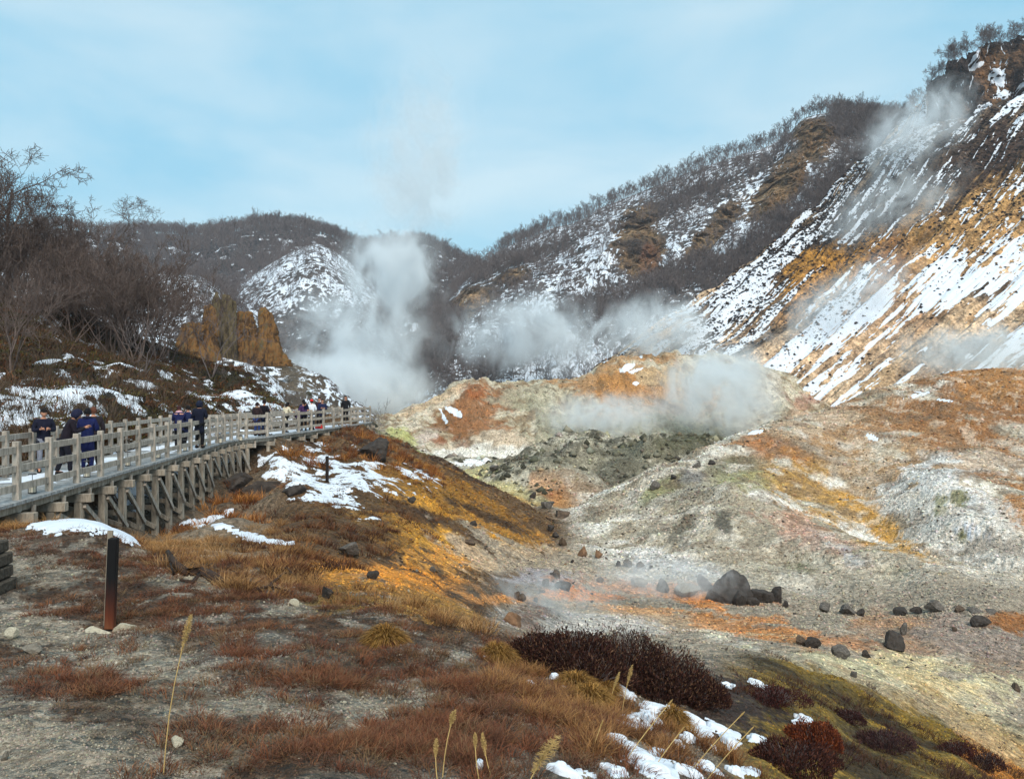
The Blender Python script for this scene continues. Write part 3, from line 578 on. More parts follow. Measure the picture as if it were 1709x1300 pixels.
def grow(seed, H, spread=0.6, stems=1, kids=(7, 5, 4, 3), r0=0.09, lean=0.25, wob=0.16, fine=0.006, up=0.25, bare=0.25):
    g = random.Random(seed); trunk, crown = [], []
    def branch(p, d, L, r, lvl, out):
        n = max(2, int(5 - lvl)) if lvl < 4 else 1
        pts = [p]; dirs = [d]
        for i in range(n):
            d = unit(d + np.array([g.gauss(0, wob), g.gauss(0, wob), g.gauss(0, wob) + (up * .25 if lvl else .04)]))
            q = pts[-1] + d * L / n; pts.append(q); dirs.append(d)
        rr = [max(fine, r * (1 - .72 * i / n)) for i in range(n + 1)]
        for i in range(n): out.append((*pts[i], *pts[i + 1], rr[i], rr[i + 1]))
        if lvl >= len(kids): return
        k = kids[lvl]
        for j in range(k):
            t = bare + (1 - bare) * (j + .6 + g.uniform(-.3, .3)) / k if lvl == 0 else .25 + .75 * (j + .5 + g.uniform(-.3, .3)) / k
            t = min(t, .99); i = min(int(t * n), n - 1); f = t * n - i; b = pts[i] * (1 - f) + pts[i + 1] * f; dd = dirs[i + 1]
            side = unit(np.cross(dd, np.array([g.gauss(0, 1), g.gauss(0, 1), g.gauss(0, 1)])))
            nd = unit(dd * (1 - spread * g.uniform(.6, 1.1)) + side * spread * g.uniform(.7, 1.2) + np.array([0, 0, up]))
            branch(b, nd, L * g.uniform(.42, .68) * (1.05 - .35 * t), max(fine, rr[i] * .55), lvl + 1, crown)
    for s_ in range(stems):
        a = g.uniform(0, 6.28); ln = g.uniform(.3, 1) * lean if stems > 1 else lean * .4
        d = unit(np.array([math.cos(a) * ln, math.sin(a) * ln, 1.0]))
        branch(np.array([math.cos(a), math.sin(a), 0]) * (.12 if stems > 1 else 0) * H * .1, d, H * g.uniform(.6, .78), r0 * (1 if stems == 1 else .6), 0, trunk)
    return trunk, crown
M_bark = plain_mat('bark', lin((100, 86, 80)), .35, 9, .95, .3)
M_bark2 = plain_mat('dark_twigs', lin((108, 98, 96)), .3, 5, .95, 0)
M_bark3 = plain_mat('pale_twigs', lin((112, 98, 90)), .25, 0.8, .95, 0)
def tree_meshes(name, mat, n1=6, n2=3, **k):
    t, c = grow(**k); out = []
    for nm, sg, n in (('trunk', t, n1), ('crown', c, n2)):
        V, Q = tubes(sg, n); out.append(raw_mesh(name + '_' + nm, V, Q, mat, True))
    return out
def put_tree(name, meshes, loc, sc=1, rz=0, **k):
    e = empty(name, loc, rz, **k); e.scale = (sc, sc, sc)
    for nm, me in zip(('trunk', 'crown'), meshes): link(nm, me, e)
    return e
big_t = [tree_meshes('tree', M_bark, seed=21 + i, H=9, spread=.74, stems=(1, 2, 3)[i], kids=(11, 7, 6, 4) if i == 0 else (8, 6, 6, 4), r0=.16, lean=.35, fine=.010, bare=.14, up=.15) for i in range(3)]
thick = [tree_meshes('thicket', M_bark, seed=41 + i, H=6, spread=.5, stems=4, kids=(5, 5, 4, 3), r0=.07, lean=.75, fine=.008, up=.22, bare=.2) for i in range(5)]
sapl = [tree_meshes('sapling', M_bark2, seed=61 + i, H=3, spread=.55, stems=3, kids=(5, 4, 3), r0=.035, lean=.6, fine=.006, up=.2) for i in range(3)]
def gpos(px, Y): 
    x = (px - CX) / F * Y; return Vector((x, Y, float(G.height(x, Y)) - .05))
spec = [(15, 50, big_t[0], 1.40, 'tallest bare tree, with a wide rounded crown, at the left edge of the photo'),
        (175, 51, big_t[1], 1.0, 'bare tree with a lopsided crown against the sky, right of the tallest tree'),
        (-28, 47, big_t[2], 1.25, 'bare spreading tree cut by the left edge of the photo, below the tallest crown'),
        (118, 53, big_t[2], .98, 'bare spreading tree filling the gap left of the lopsided crown'),
        (215, 54, big_t[0], .72, 'small round crowned bare tree right of the lopsided crown'),
        (72, 52, thick[3], 1.35, 'bare upright tree between the tallest tree and the lone round crown'),
        (262, 50, thick[1], 1.12, 'dark many stemmed bare tree fanning upward above the snowy hillside, left of the ochre crags'),
        (352, 52, sapl[0], 2.1, 'fan shaped bare shrub tree standing right in front of the ochre crags'),
        (238, 44, sapl[1], 1.5, 'thin leafless sapling leaning on the snowy slope below the dark fan shaped tree'),
        (20, 33, thick[0], .95, 'gnarled low bare tree above the left end of the boardwalk')]
for px, Y, me, sc, lab in spec:
    put_tree('bare_tree', me, gpos(px, Y), sc, rnd.uniform(0, 6.28), label=lab, cat='tree')
for i in range(36):
    px = -120 + 410 * ((i * .618) % 1) + rnd.uniform(-8, 8); Y = rnd.uniform(46, 58)
    crest = np.interp(px, [-300, 0, 130, 260, 330], [330, 352, 366, 388, 470]); p = gpos(px, Y)
    Ht = (HZ - crest) / F * Y - p.z; sc = max(.35, Ht / 6.0 * rnd.uniform(.74, 1.02))
    put_tree('bare_tree', thick[rnd.randrange(5)], p, sc, rnd.uniform(0, 6.28), label='leafless grey brown tree in the dense tangled thicket above the snowy left hillside', cat='tree', group='trees of the thicket on the left hillside')
for i in range(12):
    px = rnd.uniform(290, 520); Y = rnd.uniform(50, 60); p = gpos(px, Y)
    put_tree('bare_shrub', sapl[rnd.randrange(3)], p, rnd.uniform(.35, .7), rnd.uniform(0, 6.28), label='small leafless shrub along the hill edge between the crags and the boardwalk end', cat='shrub', group='small shrubs on the hill edge')
put_tree('bare_shrub', sapl[2], world_pt(628, 728, 54), .9, 1.0, label='sparse leafless sapling just beyond the far end of the boardwalk', cat='shrub')

# far forest: individuals on the skylines, the rest as one mass
def far_variant(seed, H=8):
    t, c = grow(seed, H, spread=.62, stems=1, kids=(9, 5, 3), r0=.12, lean=.3, fine=.035, up=.2, bare=.12, wob=.2)
    return t + c
fv = [tubes(far_variant(100 + i), 3) for i in range(8)]
fm = [raw_mesh('forest_tree_shape', V, Q, M_bark2, True) for V, Q in fv]
def low_variant(seed, H=8):
    t, c = grow(seed, H, spread=.6, stems=1, kids=(6, 3), r0=.13, lean=.3, fine=.055, up=.2, bare=.2, wob=.14)
    t = [a for i, a in enumerate(t)]; return t + c
lv = [tubes(low_variant(200 + i), 3) for i in range(8)]
ind = []
def crest_pts(s, frac, n, c0, c1, jit=1.0):
    r = int(frac * (s.shape[0] - 1)); out = []
    for k in range(n):
        j = int((c0 + (c1 - c0) * (k + rnd.random()) / n) * (s.shape[1] - 1)); i = min(s.shape[0] - 1, max(0, r - int(abs(rnd.gauss(0, 2)))))
        out.append((s.x[i, j], s.Y[i, j], s.z[i, j]))
    return out
def crest_row(s, px0, px1, n, spread=3):
    """points along the visible skyline of a sheet between two photo columns"""
    out = []
    for k in range(n):
        px = px0 + (px1 - px0) * (k + rnd.random()) / n
        m = np.abs(s.px - px) < 2.5; 
        if not m.any(): continue
        idx = np.argwhere(m); py = s.py[m]; q = idx[np.argmin(py)]
        i = max(0, q[0] - int(abs(rnd.gauss(0, spread)))); out.append((s.x[i, q[1]], s.Y[i, q[1]], s.z[i, q[1]]))
    return out
for pts, nm, lab, h in ((crest_row(M1, 1480, 1720, 66, 7), 'trees crowning the highest cliff', 'bare tree crowning the dark cliff at the top right of the photo', .8),
                    (crest_row(M2, 1330, 1520, 46), 'trees on the knoll above the orange cliff', 'bare tree on the rounded knoll above the orange brown cliff', .95),
                    (crest_row(M2, 830, 1330, 100), 'trees along the rising right ridge', 'bare tree along the rising ridge line right of the saddle', 1.0),
                    (crest_row(M3, 230, 800, 85), 'trees along the distant left ridge', 'bare tree along the distant ridge line left of the saddle', 1.25)):
    for p in pts:
        o = link('forest_tree', fm[rnd.randrange(8)], None, (p[0], p[1], p[2] - .3), label=lab, cat='tree', group=nm)
        k = h * rnd.uniform(.75, 1.15); o.scale = (k, k, k * rnd.uniform(.9, 1.15)); o.rotation_euler = (0, 0, rnd.uniform(0, 6.28))
def scatter(s, n, prob, tmax=.9, maxpy=700, pxr=(-60, 1760)):
    i = rng.integers(3, int(s.shape[0] * tmax), n * 6); j = rng.integers(0, s.shape[1], n * 6)
    ok = (rng.random(n * 6) < prob[i, j]) & (s.py[i, j] < maxpy) & (s.px[i, j] > pxr[0]) & (s.px[i, j] < pxr[1])
    i, j = i[ok][:n], j[ok][:n]; return np.stack([s.x[i, j], s.Y[i, j], s.z[i, j]], 1)
def forest(pts, hs, variants, name, mat, **k):
    Vs, Qs, off = [], [], 0
    which = rng.integers(0, len(variants), len(pts))
    for v, (V, Q) in enumerate(variants):
        P = pts[which == v]; h = hs[which == v]
        if not len(P): continue
        a = rng.random(len(P)) * 6.283; ca, sa = np.cos(a)[:, None], np.sin(a)[:, None]
        X_ = (V[None, :, 0] * ca - V[None, :, 1] * sa) * h[:, None] + P[:, 0:1]; Y_ = (V[None, :, 0] * sa + V[None, :, 1] * ca) * h[:, None] + P[:, 1:2]; Z_ = V[None, :, 2] * h[:, None] + P[:, 2:3] - .2
        Vs.append(np.stack([X_, Y_, Z_], -1).reshape(-1, 3)); Qs.append((Q[None] + (np.arange(len(P)) * len(V))[:, None, None]).reshape(-1, 4) + off); off += len(P) * len(V)
    me = raw_mesh(name, np.concatenate(Vs), np.concatenate(Qs), mat, True); return link(name, me, kind='stuff', **k)
p2 = scatter(M2, 7500, np.clip(.28 + .8 * M2dark - .9 * M2cliff, 0, 1), .87, 670, (640, 1620))
forest(p2, rng.uniform(.55, .95, len(p2)), lv, 'woodland', M_bark2, label='leafless woodland covering the snowy hillside right of the saddle', cat='woodland')
p3 = scatter(M3, 6000, np.ones(M3.shape), .87, 600, (60, 830))
forest(p3, rng.uniform(.9, 1.3, len(p3)), lv, 'woodland', M_bark2, label='dark leafless woodland on the distant mountain range', cat='woodland')
p4 = scatter(M4, 2600, np.clip(.35 + sm(500, 560, M4.py), 0, 1), .9, 690, (300, 800)); p5 = scatter(M5, 1300, .5 + 0 * M5.x, .9, 690, (-20, 540))
forest(np.concatenate([p4, p5]), rng.uniform(.45, .8, len(p4) + len(p5)), lv, 'woodland', M_bark2, label='sparse leafless trees on the snowy domed spurs behind the ochre crags', cat='woodland')

# ------------------------------------------------------------------ rocks
M_rock = plain_mat('dark_rock', lin((60, 54, 50)), .6, 4.0, .85, .8)
M_rock2 = plain_mat('brown_dark_rock', lin((84, 70, 58)), .7, 3.0, .9, .8); M_rock3 = plain_mat('grey_dark_rock', lin((92, 86, 80)), .7, 5.0, .9, .8)
M_rockg = plain_mat('grey_rock', lin((128, 120, 108)), .35, 3.0, .9, .7)
M_rockp = plain_mat('pale_rock', lin((178, 170, 150)), .3, 6.0, .9, .5)
M_rockr = plain_mat('rusty_rock', lin((116, 88, 66)), .45, 3.0, .9, .6)
def rock_mesh(seed, facet=.35, sub=3):
    bm = bmesh.new(); bmesh.ops.create_icosphere(bm, subdivisions=sub, radius=1); g = random.Random(seed)
    planes = [(Vector((g.gauss(0, 1), g.gauss(0, 1), g.gauss(0, 1))).normalized(), g.uniform(.36, .84)) for _ in range(16)]
    for v in bm.verts:
        for n_, d_ in planes:
            k = v.co.dot(n_)
            if k > d_: v.co -= n_ * (k - d_) * .96
    P = np.array([v.co[:] for v in bm.verts]); w = fbm(P[:, 0] * 3 + seed, P[:, 1] * 3, P[:, 2] * 3 + 7, 5, seed % 50, .65) - .5
    for v, q in zip(bm.verts, w): v.co *= 1 + q * facet
    me = bpy.data.meshes.new('rock_shape'); bm.to_mesh(me); bm.free(); return me
def rock(px0, px1, py0, py1, label, mat=None, name='rock', seed=None, group=None, depth=.8, Y=None, sub=3, cat='rock'):
    cx, base = (px0 + px1) / 2, py1 - (py1 - py0) * .12
    p = G.at(cx, base) if Y is None else world_pt(cx, base, Y)
    if name == 'rock_outcrop': px0, px1 = px0 - 6, px1 + 6; p.z -= (py1 - py0) * .12 * p.y / F
    k = p.y / F; bb = 1.16 if name == 'boulder' else 1; w = (px1 - px0) / 2 * k * 1.25 * bb; h = (py1 - py0) / 2 * k * 1.35 * bb
    me = rock_mesh(seed if seed is not None else rnd.randrange(9999), sub=sub); me.materials.append(mat or (M_rock if name == 'boulder' else rnd.choice([M_rock, M_rock, M_rock2, M_rock3])))
    if sub < 3 or True: me.polygons.foreach_set('use_smooth', np.zeros(len(me.polygons), bool))
    e = link(name, me, None, (p.x, p.y + w * depth * .5, p.z + h * (.32 if name == 'boulder' else .5)), label=label, cat=cat, group=group)
    e.scale = (w, w * depth, h); e.rotation_euler = (0, R(rnd.uniform(-14, 14)), 0); return e
rock(1184,1260,964,1008,'largest dark boulder, sharp topped, at the foot of the pale mound',name='boulder',cat='boulder',sub=4,seed=52)
rock(1166,1192,960,988,'tilted dark slab leaning on the left side of the largest boulder',name='boulder',cat='boulder')
rock(1222,1248,984,1016,'rounded dark boulder in front of the largest boulder',name='boulder',cat='boulder')
rock(1246,1271,993,1013,'low dark boulder between the front rounded boulder and the brown block',name='boulder',cat='boulder')
rock(1260,1292,982,1010,'squarish brown black boulder right of the largest boulder',name='boulder',cat='boulder')
rock(1289,1310,982,1010,'pointed dark boulder at the right end of the boulder cluster',name='boulder',cat='boulder')
rock(1304,1318,1004,1016,'small stone lying just right of the boulder cluster')
rock(1212,1232,975,995,'dark rock wedged under the left flank of the largest boulder')
for a, l in [((919,938,950,967),'rearmost of three dark rocks on the orange stream bed'),((902,922,968,981),'left of three dark rocks on the orange stream bed'),((928,952,968,988),'largest, front right of three dark rocks on the orange stream bed'),((901,911,983,991),'tiny dark stone below the three rocks on the stream bed'),
             ((857,867,986,1002),'upright dark stone left of a small orange topped rock'),((866,881,993,1006),'dark stone with an orange topped neighbour near the grey mounds'),((888,900,996,1007),'dark stone right of the orange topped rock pair'),
             ((994,1007,962,973),'small dark stone in the middle of the stream bed'),((952,958,932,941),'single small stone where the ochre slope meets the stream bed'),
             ((1027,1037,934,947),'first dark stone of the row at the foot of the pale mound'),((1041,1055,934,949),'second dark stone of the row at the foot of the pale mound'),((1062,1078,936,950),'third and widest dark stone of the row at the foot of the pale mound'),((1082,1090,943,950),'last small stone of the row at the foot of the pale mound'),
             ((923,951,848,867),'dark boulder in the throat of the gully below the red mound'),((902,925,835,852),'dark grey boulder behind the one in the throat of the gully'),((883,898,822,834),'greenish dark rock left of the red mound'),((817,835,776,787),'dark rock at the edge of the white hot pond'),
             ((912,926,876,889),'uppermost dark rock of the pile in the narrow gully'),((918,934,886,900),'middle dark rock of the pile in the narrow gully'),((930,946,897,913),'lowest dark rock of the pile in the narrow gully'),
             ((1367,1393,1009,1025),'leftmost dark rock in the line across the right valley floor'),((1402,1434,1010,1029),'broad dark rock with a pale snowy notch in the right valley line'),((1432,1446,1017,1030),'small dark stone touching the broad notched rock'),((1496,1522,1014,1029),'dark rock in the middle of the right valley line'),((1523,1545,1015,1026),'flat dark slab right of the middle rock in the valley line'),
             ((1544,1580,1002,1024),'long slanting dark rock, biggest in the right valley line'),((1593,1613,1012,1023),'low dark rock right of the long slanting one'),((1616,1644,1012,1023),'flat brown rock near the right end of the valley line'),((1645,1668,1016,1026),'last flat rock of the valley line'),((1627,1662,1030,1050),'black oblong rock alone below the right end of the valley line'),
             ((1503,1518,1042,1062),'small upright dark rock behind the big rounded one'),((1475,1510,1058,1090),'big rounded dark rock standing alone on the right valley floor'),((1330,1352,1062,1080),'left rock of the touching pair below the orange patch'),((1347,1371,1064,1085),'right rounded rock of the touching pair below the orange patch'),
             ((1394,1428,1081,1104),'wide dark rock on the yellowish ledge'),((1436,1456,1085,1100),'smaller dark rock right of the wide one on the yellowish ledge'),((1420,1436,1122,1133),'little dark stone on the yellow slope below the ledge'),((1590,1600,1047,1055),'pebble of dark rock on the brown valley floor at right'),
             ((1085,1102,805,820),'dark rock on the pale path edge of the mound, lowest of four'),((1119,1130,791,802),'reddish dark rock higher on the pale path edge'),((1157,1173,770,783),'brown rock on the crest of the small rise'),((1181,1194,768,777),'rounded brown rock at the top of the small rise'),
             ((560,604,904,936),'large rounded charcoal boulder at the top of the orange slope'),((612,631,951,968),'dark stone in the orange slope below the charcoal boulder'),((717,730,944,957),'dark grey stone at the lower edge of the orange slope'),((773,795,898,913),'flat dark stone on the yellow ochre slope'),((782,798,867,880),'dark stone high on the yellow ochre slope'),((675,695,828,842),'dark stone among the snow patches of the slope'),
             ((534,559,978,1003),'dark angular rock beside pale stones in the grass'),((1690,1709,1140,1156),'dark rock cut by the right edge of the photo')]:
    rock(*a, l)
rock(479,498,999,1012,'smooth cream stone beside the gravel patch',M_rockp); rock(7,27,1050,1068,'pale lichen covered rock near the left edge',M_rockp); rock(35,63,1077,1093,'smooth flat grey cobble near the left edge',M_rockg); rock(284,310,1230,1249,'pale white stone beside the reddish tussock at the bottom',M_rockp)
rock(0,12,1255,1272,'grey stone in the bottom left corner',M_rockg)
rock(372,425,778,822,'left half of the dark outcrop under the boardwalk bend',M_rock,'rock_outcrop',seed=5,cat='rock outcrop',sub=4); rock(408,468,786,832,'larger right half of the dark outcrop under the boardwalk bend',M_rock,'rock_outcrop',seed=9,cat='rock outcrop',sub=4); rock(472,504,802,830,'low dark outcrop right of the big one, next to the snow patches',M_rock,'rock_outcrop',cat='rock outcrop')
rock(592,640,728,774,'steep dark rock face below the far end of the boardwalk',M_rock,'rock_outcrop',cat='rock outcrop',sub=4)
rock(833,870,1018,1056,'brown streaked rocky knob beside the grey mud mounds',M_rockr,'rock_outcrop',cat='rock outcrop',sub=4,Y=17); rock(758,812,1030,1058,'low grey mud rock just behind the grass edge',M_rockg,'rock_outcrop',cat='rock outcrop',sub=4,Y=14)
rock(963,984,912,932,'rust red crumbly rock pile at the gully mouth',M_rockr); rock(992,1007,918,933,'small rusty rock right of the crumbly pile',M_rockr); rock(868,880,985,994,'bright orange topped stone on the stream bed',M_rockr)
rock(1052,1080,962,984,'hazy grey rock behind the steam on the stream bed',M_rockg); rock(1096,1122,968,990,'second hazy rock in the steam left of the boulder cluster',M_rock); rock(1120,1165,975,1002,'flat grey ledge rock touching the boulder cluster from the left',M_rockg)
grp = 'small loose stones on the valley floor'
for i in range(90):
    px = rnd.choice([rnd.uniform(600, 1000), rnd.uniform(900, 1700)]); lo = np.interp(px, [560, 700, 900, 1100, 1300, 1500, 1700], [940, 960, 1000, 1020, 1080, 1150, 1200]); py = rnd.uniform(np.interp(px, [560, 900, 1200, 1700], [880, 900, 985, 1020]), lo); w = rnd.uniform(3, 8)
    rock(px - w / 2, px + w / 2, py - w * .6, py, 'small dark loose stone on the multicoloured valley floor', rnd.choice([M_rock, M_rock, M_rockg, M_rockr]), 'stone', group=grp, sub=1, cat='stone')
for i in range(110):
    px = rnd.uniform(1000, 1700); py = rnd.uniform(np.interp(px, [1000, 1200, 1700], [860, 790, 680]), np.interp(px, [1000, 1300, 1700], [940, 1000, 1010])); w = rnd.uniform(2.2, 5)
    rock(px - w / 2, px + w / 2, py - w * .7, py, 'small dark stone scattered on the pale and rusty mound', rnd.choice([M_rock, M_rockg]), 'stone', group='small stones on the pale mound', sub=1, cat='stone')
for i in range(70):
    px = rnd.uniform(0, 700); py = rnd.uniform(960, 1290); w = rnd.uniform(3, 9)
    rock(px - w / 2, px + w / 2, py - w * .6, py, 'small pale pebble in the foreground gravel', rnd.choice([M_rockp, M_rockg, M_rockp]), 'pebble', group='pale pebbles in the foreground gravel', sub=1, cat='pebble')

# loose scree: crumbs and stones of the same ground, too many to count
M_scree = attr_mat('scree', .95)
def scree(S, n, prob, smin, smax, name, lab, lo=.5, hi=1.5, flat=.7, dark=None):
    nr, nc = S.shape; i = rng.integers(1, nr - 1, n * 8); j = rng.integers(1, nc - 1, n * 8); ok = rng.random(n * 8) < prob[i, j]; i, j = i[ok][:n], j[ok][:n]; m = len(i)
    f = rng.random(m); i2 = np.minimum(i + 1, nr - 1); mixv = lambda A: A[i, j] * (1 - f) + A[i2, j] * f
    P = np.stack([mixv(S.x), mixv(S.Y), mixv(S.z)], 1); P[:, 0] += rng.normal(0, 1, m) * P[:, 1] * .0006
    sz = P[:, 1] * (smin + (smax - smin) * rng.random(m) ** 3.2)
    O = np.array([(1, 0, 0), (0, 1, 0), (-1, 0, 0), (0, -1, 0), (0, 0, 1), (0, 0, -.6)]); a = rng.random(m) * 6.283; ca, sa = np.cos(a)[:, None], np.sin(a)[:, None]
    k = rng.uniform(.6, 1.3, (m, 6, 1)) * [1, 1, flat]; V = O[None] * k * sz[:, None, None]; V = np.stack([V[..., 0] * ca - V[..., 1] * sa, V[..., 0] * sa + V[..., 1] * ca, V[..., 2]], -1) + P[:, None, :]
    T = np.array([(0, 1, 4), (1, 2, 4), (2, 3, 4), (3, 0, 4), (1, 0, 5), (2, 1, 5), (3, 2, 5), (0, 3, 5)]); Q = (T[None] + (np.arange(m) * 6)[:, None, None]).reshape(-1, 3)
    c = S.col[i, j] * rng.uniform(lo, hi, (m, 1)) * (1 + rng.normal(0, .05, (m, 3)))
    if dark is not None: c = np.where(rng.random((m, 1)) < dark[1], lin(dark[0]) * rng.uniform(.5, 1.4, (m, 1)), c)
    link(name, raw_mesh(name, V.reshape(-1, 3), Q, M_scree, False, np.clip(np.repeat(c, 6, 0), .01, .9)), kind='stuff', label=lab, cat='scree')
_v = (G.py < 1320) & (G.px > -30) & (G.px < 1740); _r = (left < .5) * 1.0
scree(G, 60000, np.clip(_v * (G.Y < 13) * (G.snow < .3) * (.35 + .65 * (G.px < 1200)), 0, 1), .0007, .0032, 'gravel', 'fine grey gravel and crumbs over the foreground bank', .5, 1.7)
scree(G, 80000, np.clip(_v * (G.Y >= 13) * (G.Y < 100) * (G.snow < .3) * (.3 + .7 * _r) * (G.px > 420), 0, 1), .0007, .0030, 'scree', 'crumbly scree covering the valley floor and the pale and rusty mound', .55, 1.55, dark=((84, 74, 66), .05))
scree(G, 5200, np.clip(_v * gr * (G.snow < .3), 0, 1), .0022, .0085, 'rubble', 'grey green broken clods over the low ridge in the basin', .35, 1.35, .8, dark=((70, 68, 56), .3))
scree(G, 22000, np.clip(_v * (G.Y >= 100) * (G.snow < .3) * _r * (G.Y < 170), 0, 1), .0006, .0022, 'scree', 'fine scree on the brown and cream central mounds', .6, 1.45, dark=((90, 78, 66), .05))
M1.pyo = M1.py; _m = ((M1.py < 700) & (M1.px < 1760) & (M1.px > 1000)) * 1.0
_dk = M1.blob(1300, 420, 300, 130, -38, soft=.5, nk=.5) + M1.blob(1620, 300, 200, 110, -30, soft=.5, nk=.5)
scree(M1, 26000, np.clip(_m * (.10 + .9 * np.clip(_dk, 0, 1) * sm(.45, .6, s1n)), 0, 1), .0007, .0034, 'scree', 'dark rock debris poking through the snow on the big slope', .5, 1.3, dark=((48, 40, 38), .8))
# ochre crags
def crag_mat(nm='ochre_crag', st_=None):
    m, n, l, b, o = new_mat(nm); g = n.new('ShaderNodeTexCoord'); mpn = n.new('ShaderNodeMapping'); l.new(g.outputs['Object'], mpn.inputs[0]); mpn.inputs['Scale'].default_value = (1, 1, .25)
    t = nnoise(n, l, 1.3, 7, .75, mpn.outputs[0]); r = nramp(n, l, t.outputs['Fac'], [(q_, tuple(lin(c_))) for q_, c_ in (st_ or [(.36, (52, 42, 34)), (.46, (104, 76, 46)), (.53, (150, 106, 56)), (.62, (108, 96, 68))])])
    l.new(r, b.inputs['Base Color']); b.inputs['Roughness'].default_value = .95
    bp = n.new('ShaderNodeBump'); bp.inputs['Distance'].default_value = 1.0; l.new(t.outputs['Fac'], bp.inputs['Height']); l.new(bp.outputs[0], b.inputs['Normal']); return m
M_crag = crag_mat()
M_cragg = crag_mat('grey_crag', [(.36, (50, 44, 38)), (.46, (84, 72, 52)), (.53, (124, 108, 76)), (.62, (100, 92, 74))])
def crag(px0, px1, top, base, tw, Y, label, mat, seed, lean=0):
    k = Y / F; W = (px1 - px0) * k; H = (base - top) * k; nr, na = 44, 48; t = np.linspace(0, 1, nr)[:, None]; a = np.linspace(0, 2 * math.pi, na, endpoint=False)[None, :]
    r = (W / 2) * (1 - (1 - tw) * t ** .8); r = r * (1 - .9 * sm(.93, 1, t) ** 2) + 0 * a
    x, y = r * np.cos(a) + lean * k * t, r * np.sin(a) * .7; z = t * H + 0 * a
    nn = fbm(x * .7 + seed, y * .7, z * .28, 5, seed % 40, .62) - .5; n2 = 1 - np.abs(2 * fbm(x * 1.1 + seed, y * 1.1, z * .16, 3, seed % 30 + 3) - 1)
    f = 1 + nn * .9 + (n2 - .6) * .35; n3 = fbm(x * 2.6, y * 2.6 + seed, z * 1.1, 4, seed % 23 + 5, .65) - .5; bl = hash3(np.floor(a * 3.2 + .6 * nn * 8 + 0 * z), np.floor(z * .55 + nn * 5), np.floor(0 * z), seed) - .5; f = f + n3 * .7 + bl * .34; x, y = lean * k * t + (x - lean * k * t) * f, y * f; z = z * (1 + (fbm(x * .8, y * .8, None, 3, seed % 20) - .5) * .35 * t)
    V = np.stack([x, y, z], -1).reshape(-1, 3); idx = np.arange(nr * na).reshape(nr, na); nx = np.roll(idx, -1, 1)
    Q = np.stack([idx[:-1], nx[:-1], nx[1:], idx[1:]], -1).reshape(-1, 4); p = world_pt((px0 + px1) / 2, base, Y)
    link('rock_spire', raw_mesh('rock_spire', V, Q, mat), None, (p.x, p.y, p.z - .3), label=label, cat='rock spire')
crag(296,350,536,606,.55,112,'squat orange crag at the left end of the ochre outcrop, half behind bare twigs',M_crag,3)
crag(332,368,508,612,.5,113,'yellow brown crag shoulder behind the fan shaped shrub tree',M_crag,14)
crag(352,374,490,640,.62,116,'slim grey brown rock pillar, left of the two tallest',M_cragg,23)
crag(369,396,486,640,.66,115,'tallest grey yellow rock pillar, right of the two tallest',M_cragg,37)
crag(384,432,516,596,.5,117,'blocky ochre crag between the tall pillars and the right pointed spire',M_crag,48)
crag(403,440,540,604,.6,112,'ochre buttress left of the right pointed spire',M_crag,58)
crag(424,482,514,608,.26,112,'pointed ochre spire with a broad base at the right end of the outcrop',M_crag,69,-10)

# ------------------------------------------------------------------ grass
def noise_mask(px, py, b, nk=.5):
    x, y, rx, ry = b[:4]; rot = b[4] if len(b) > 4 else 0; c, d = math.cos(R(rot)), math.sin(R(rot)); u = ((px - x) * c + (py - y) * d) / rx; v = (-(px - x) * d + (py - y) * c) / ry
    return 1 - sm(.7, 1.2, np.sqrt(u * u + v * v))
def pick(n, prob, rows=None):
    i = rng.integers(0, G.shape[0] - 1, n * 14); j = rng.integers(0, G.shape[1], n * 14)
    ok = (rng.random(n * 14) < prob[i, j]); i, j = i[ok][:n], j[ok][:n]
    return np.stack([G.x[i, j], G.Y[i, j], G.z[i, j]], 1)
def blades(C, per, L, wd, lean, cols, spread, up=1.0, curl=.5, seglen=2, name='grass', tipc=None, **k):
    """tussocks: C centres, each with `per` curved tapering blades"""
    n = len(C) * per; c = np.repeat(C, per, 0); tl = np.repeat(rng.uniform(.6, 1.25, len(C)), per)
    a = rng.random(n) * 6.283; rr = rng.random(n) ** .6 * spread * tl; base = c + np.stack([np.cos(a) * rr, np.sin(a) * rr, -0.02 + 0 * a], 1)
    out = np.stack([np.cos(a), np.sin(a), 0 * a], 1) * (rr / (spread + 1e-6))[:, None] + rng.normal(0, .35, (n, 3)) * [1, 1, 0]
    ln = rng.uniform(.55, 1.1, n) * L * tl; d0 = out * lean * .7 + [0, 0, up]; d0 /= np.linalg.norm(d0, axis=1, keepdims=True)
    d1 = d0 + out * curl + np.array([0, 0, -curl * .45]) + rng.normal(0, .12, (n, 3)); d1 /= np.linalg.norm(d1, axis=1, keepdims=True)
    m = base + d0 * (ln * .5)[:, None]; t = m + d1 * (ln * .55)[:, None]
    th = rng.random(n) * 6.283; w = np.stack([np.cos(th), np.sin(th), 0 * th], 1) * (wd * .5)
    V = np.stack([base - w, base + w, m + w * .75, m - w * .75, t + w * .12, t - w * .12], 1).reshape(-1, 3)
    b0 = (np.arange(n) * 6)[:, None]; Q = np.stack([b0 + [[0, 1, 2, 3]], b0 + [[3, 2, 4, 5]]], 1).reshape(-1, 4)
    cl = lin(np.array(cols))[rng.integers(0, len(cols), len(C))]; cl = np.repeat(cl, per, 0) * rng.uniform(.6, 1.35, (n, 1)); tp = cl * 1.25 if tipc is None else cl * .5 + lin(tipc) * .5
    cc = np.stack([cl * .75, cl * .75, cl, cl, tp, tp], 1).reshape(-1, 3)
    me = raw_mesh(name, V, Q, M_blade, False, np.clip(cc, 0, 1)); return link(name, me, kind='stuff', **k)
M_blade = attr_mat('dry_blades')
px, py, YY = G.px, G.py, G.Y
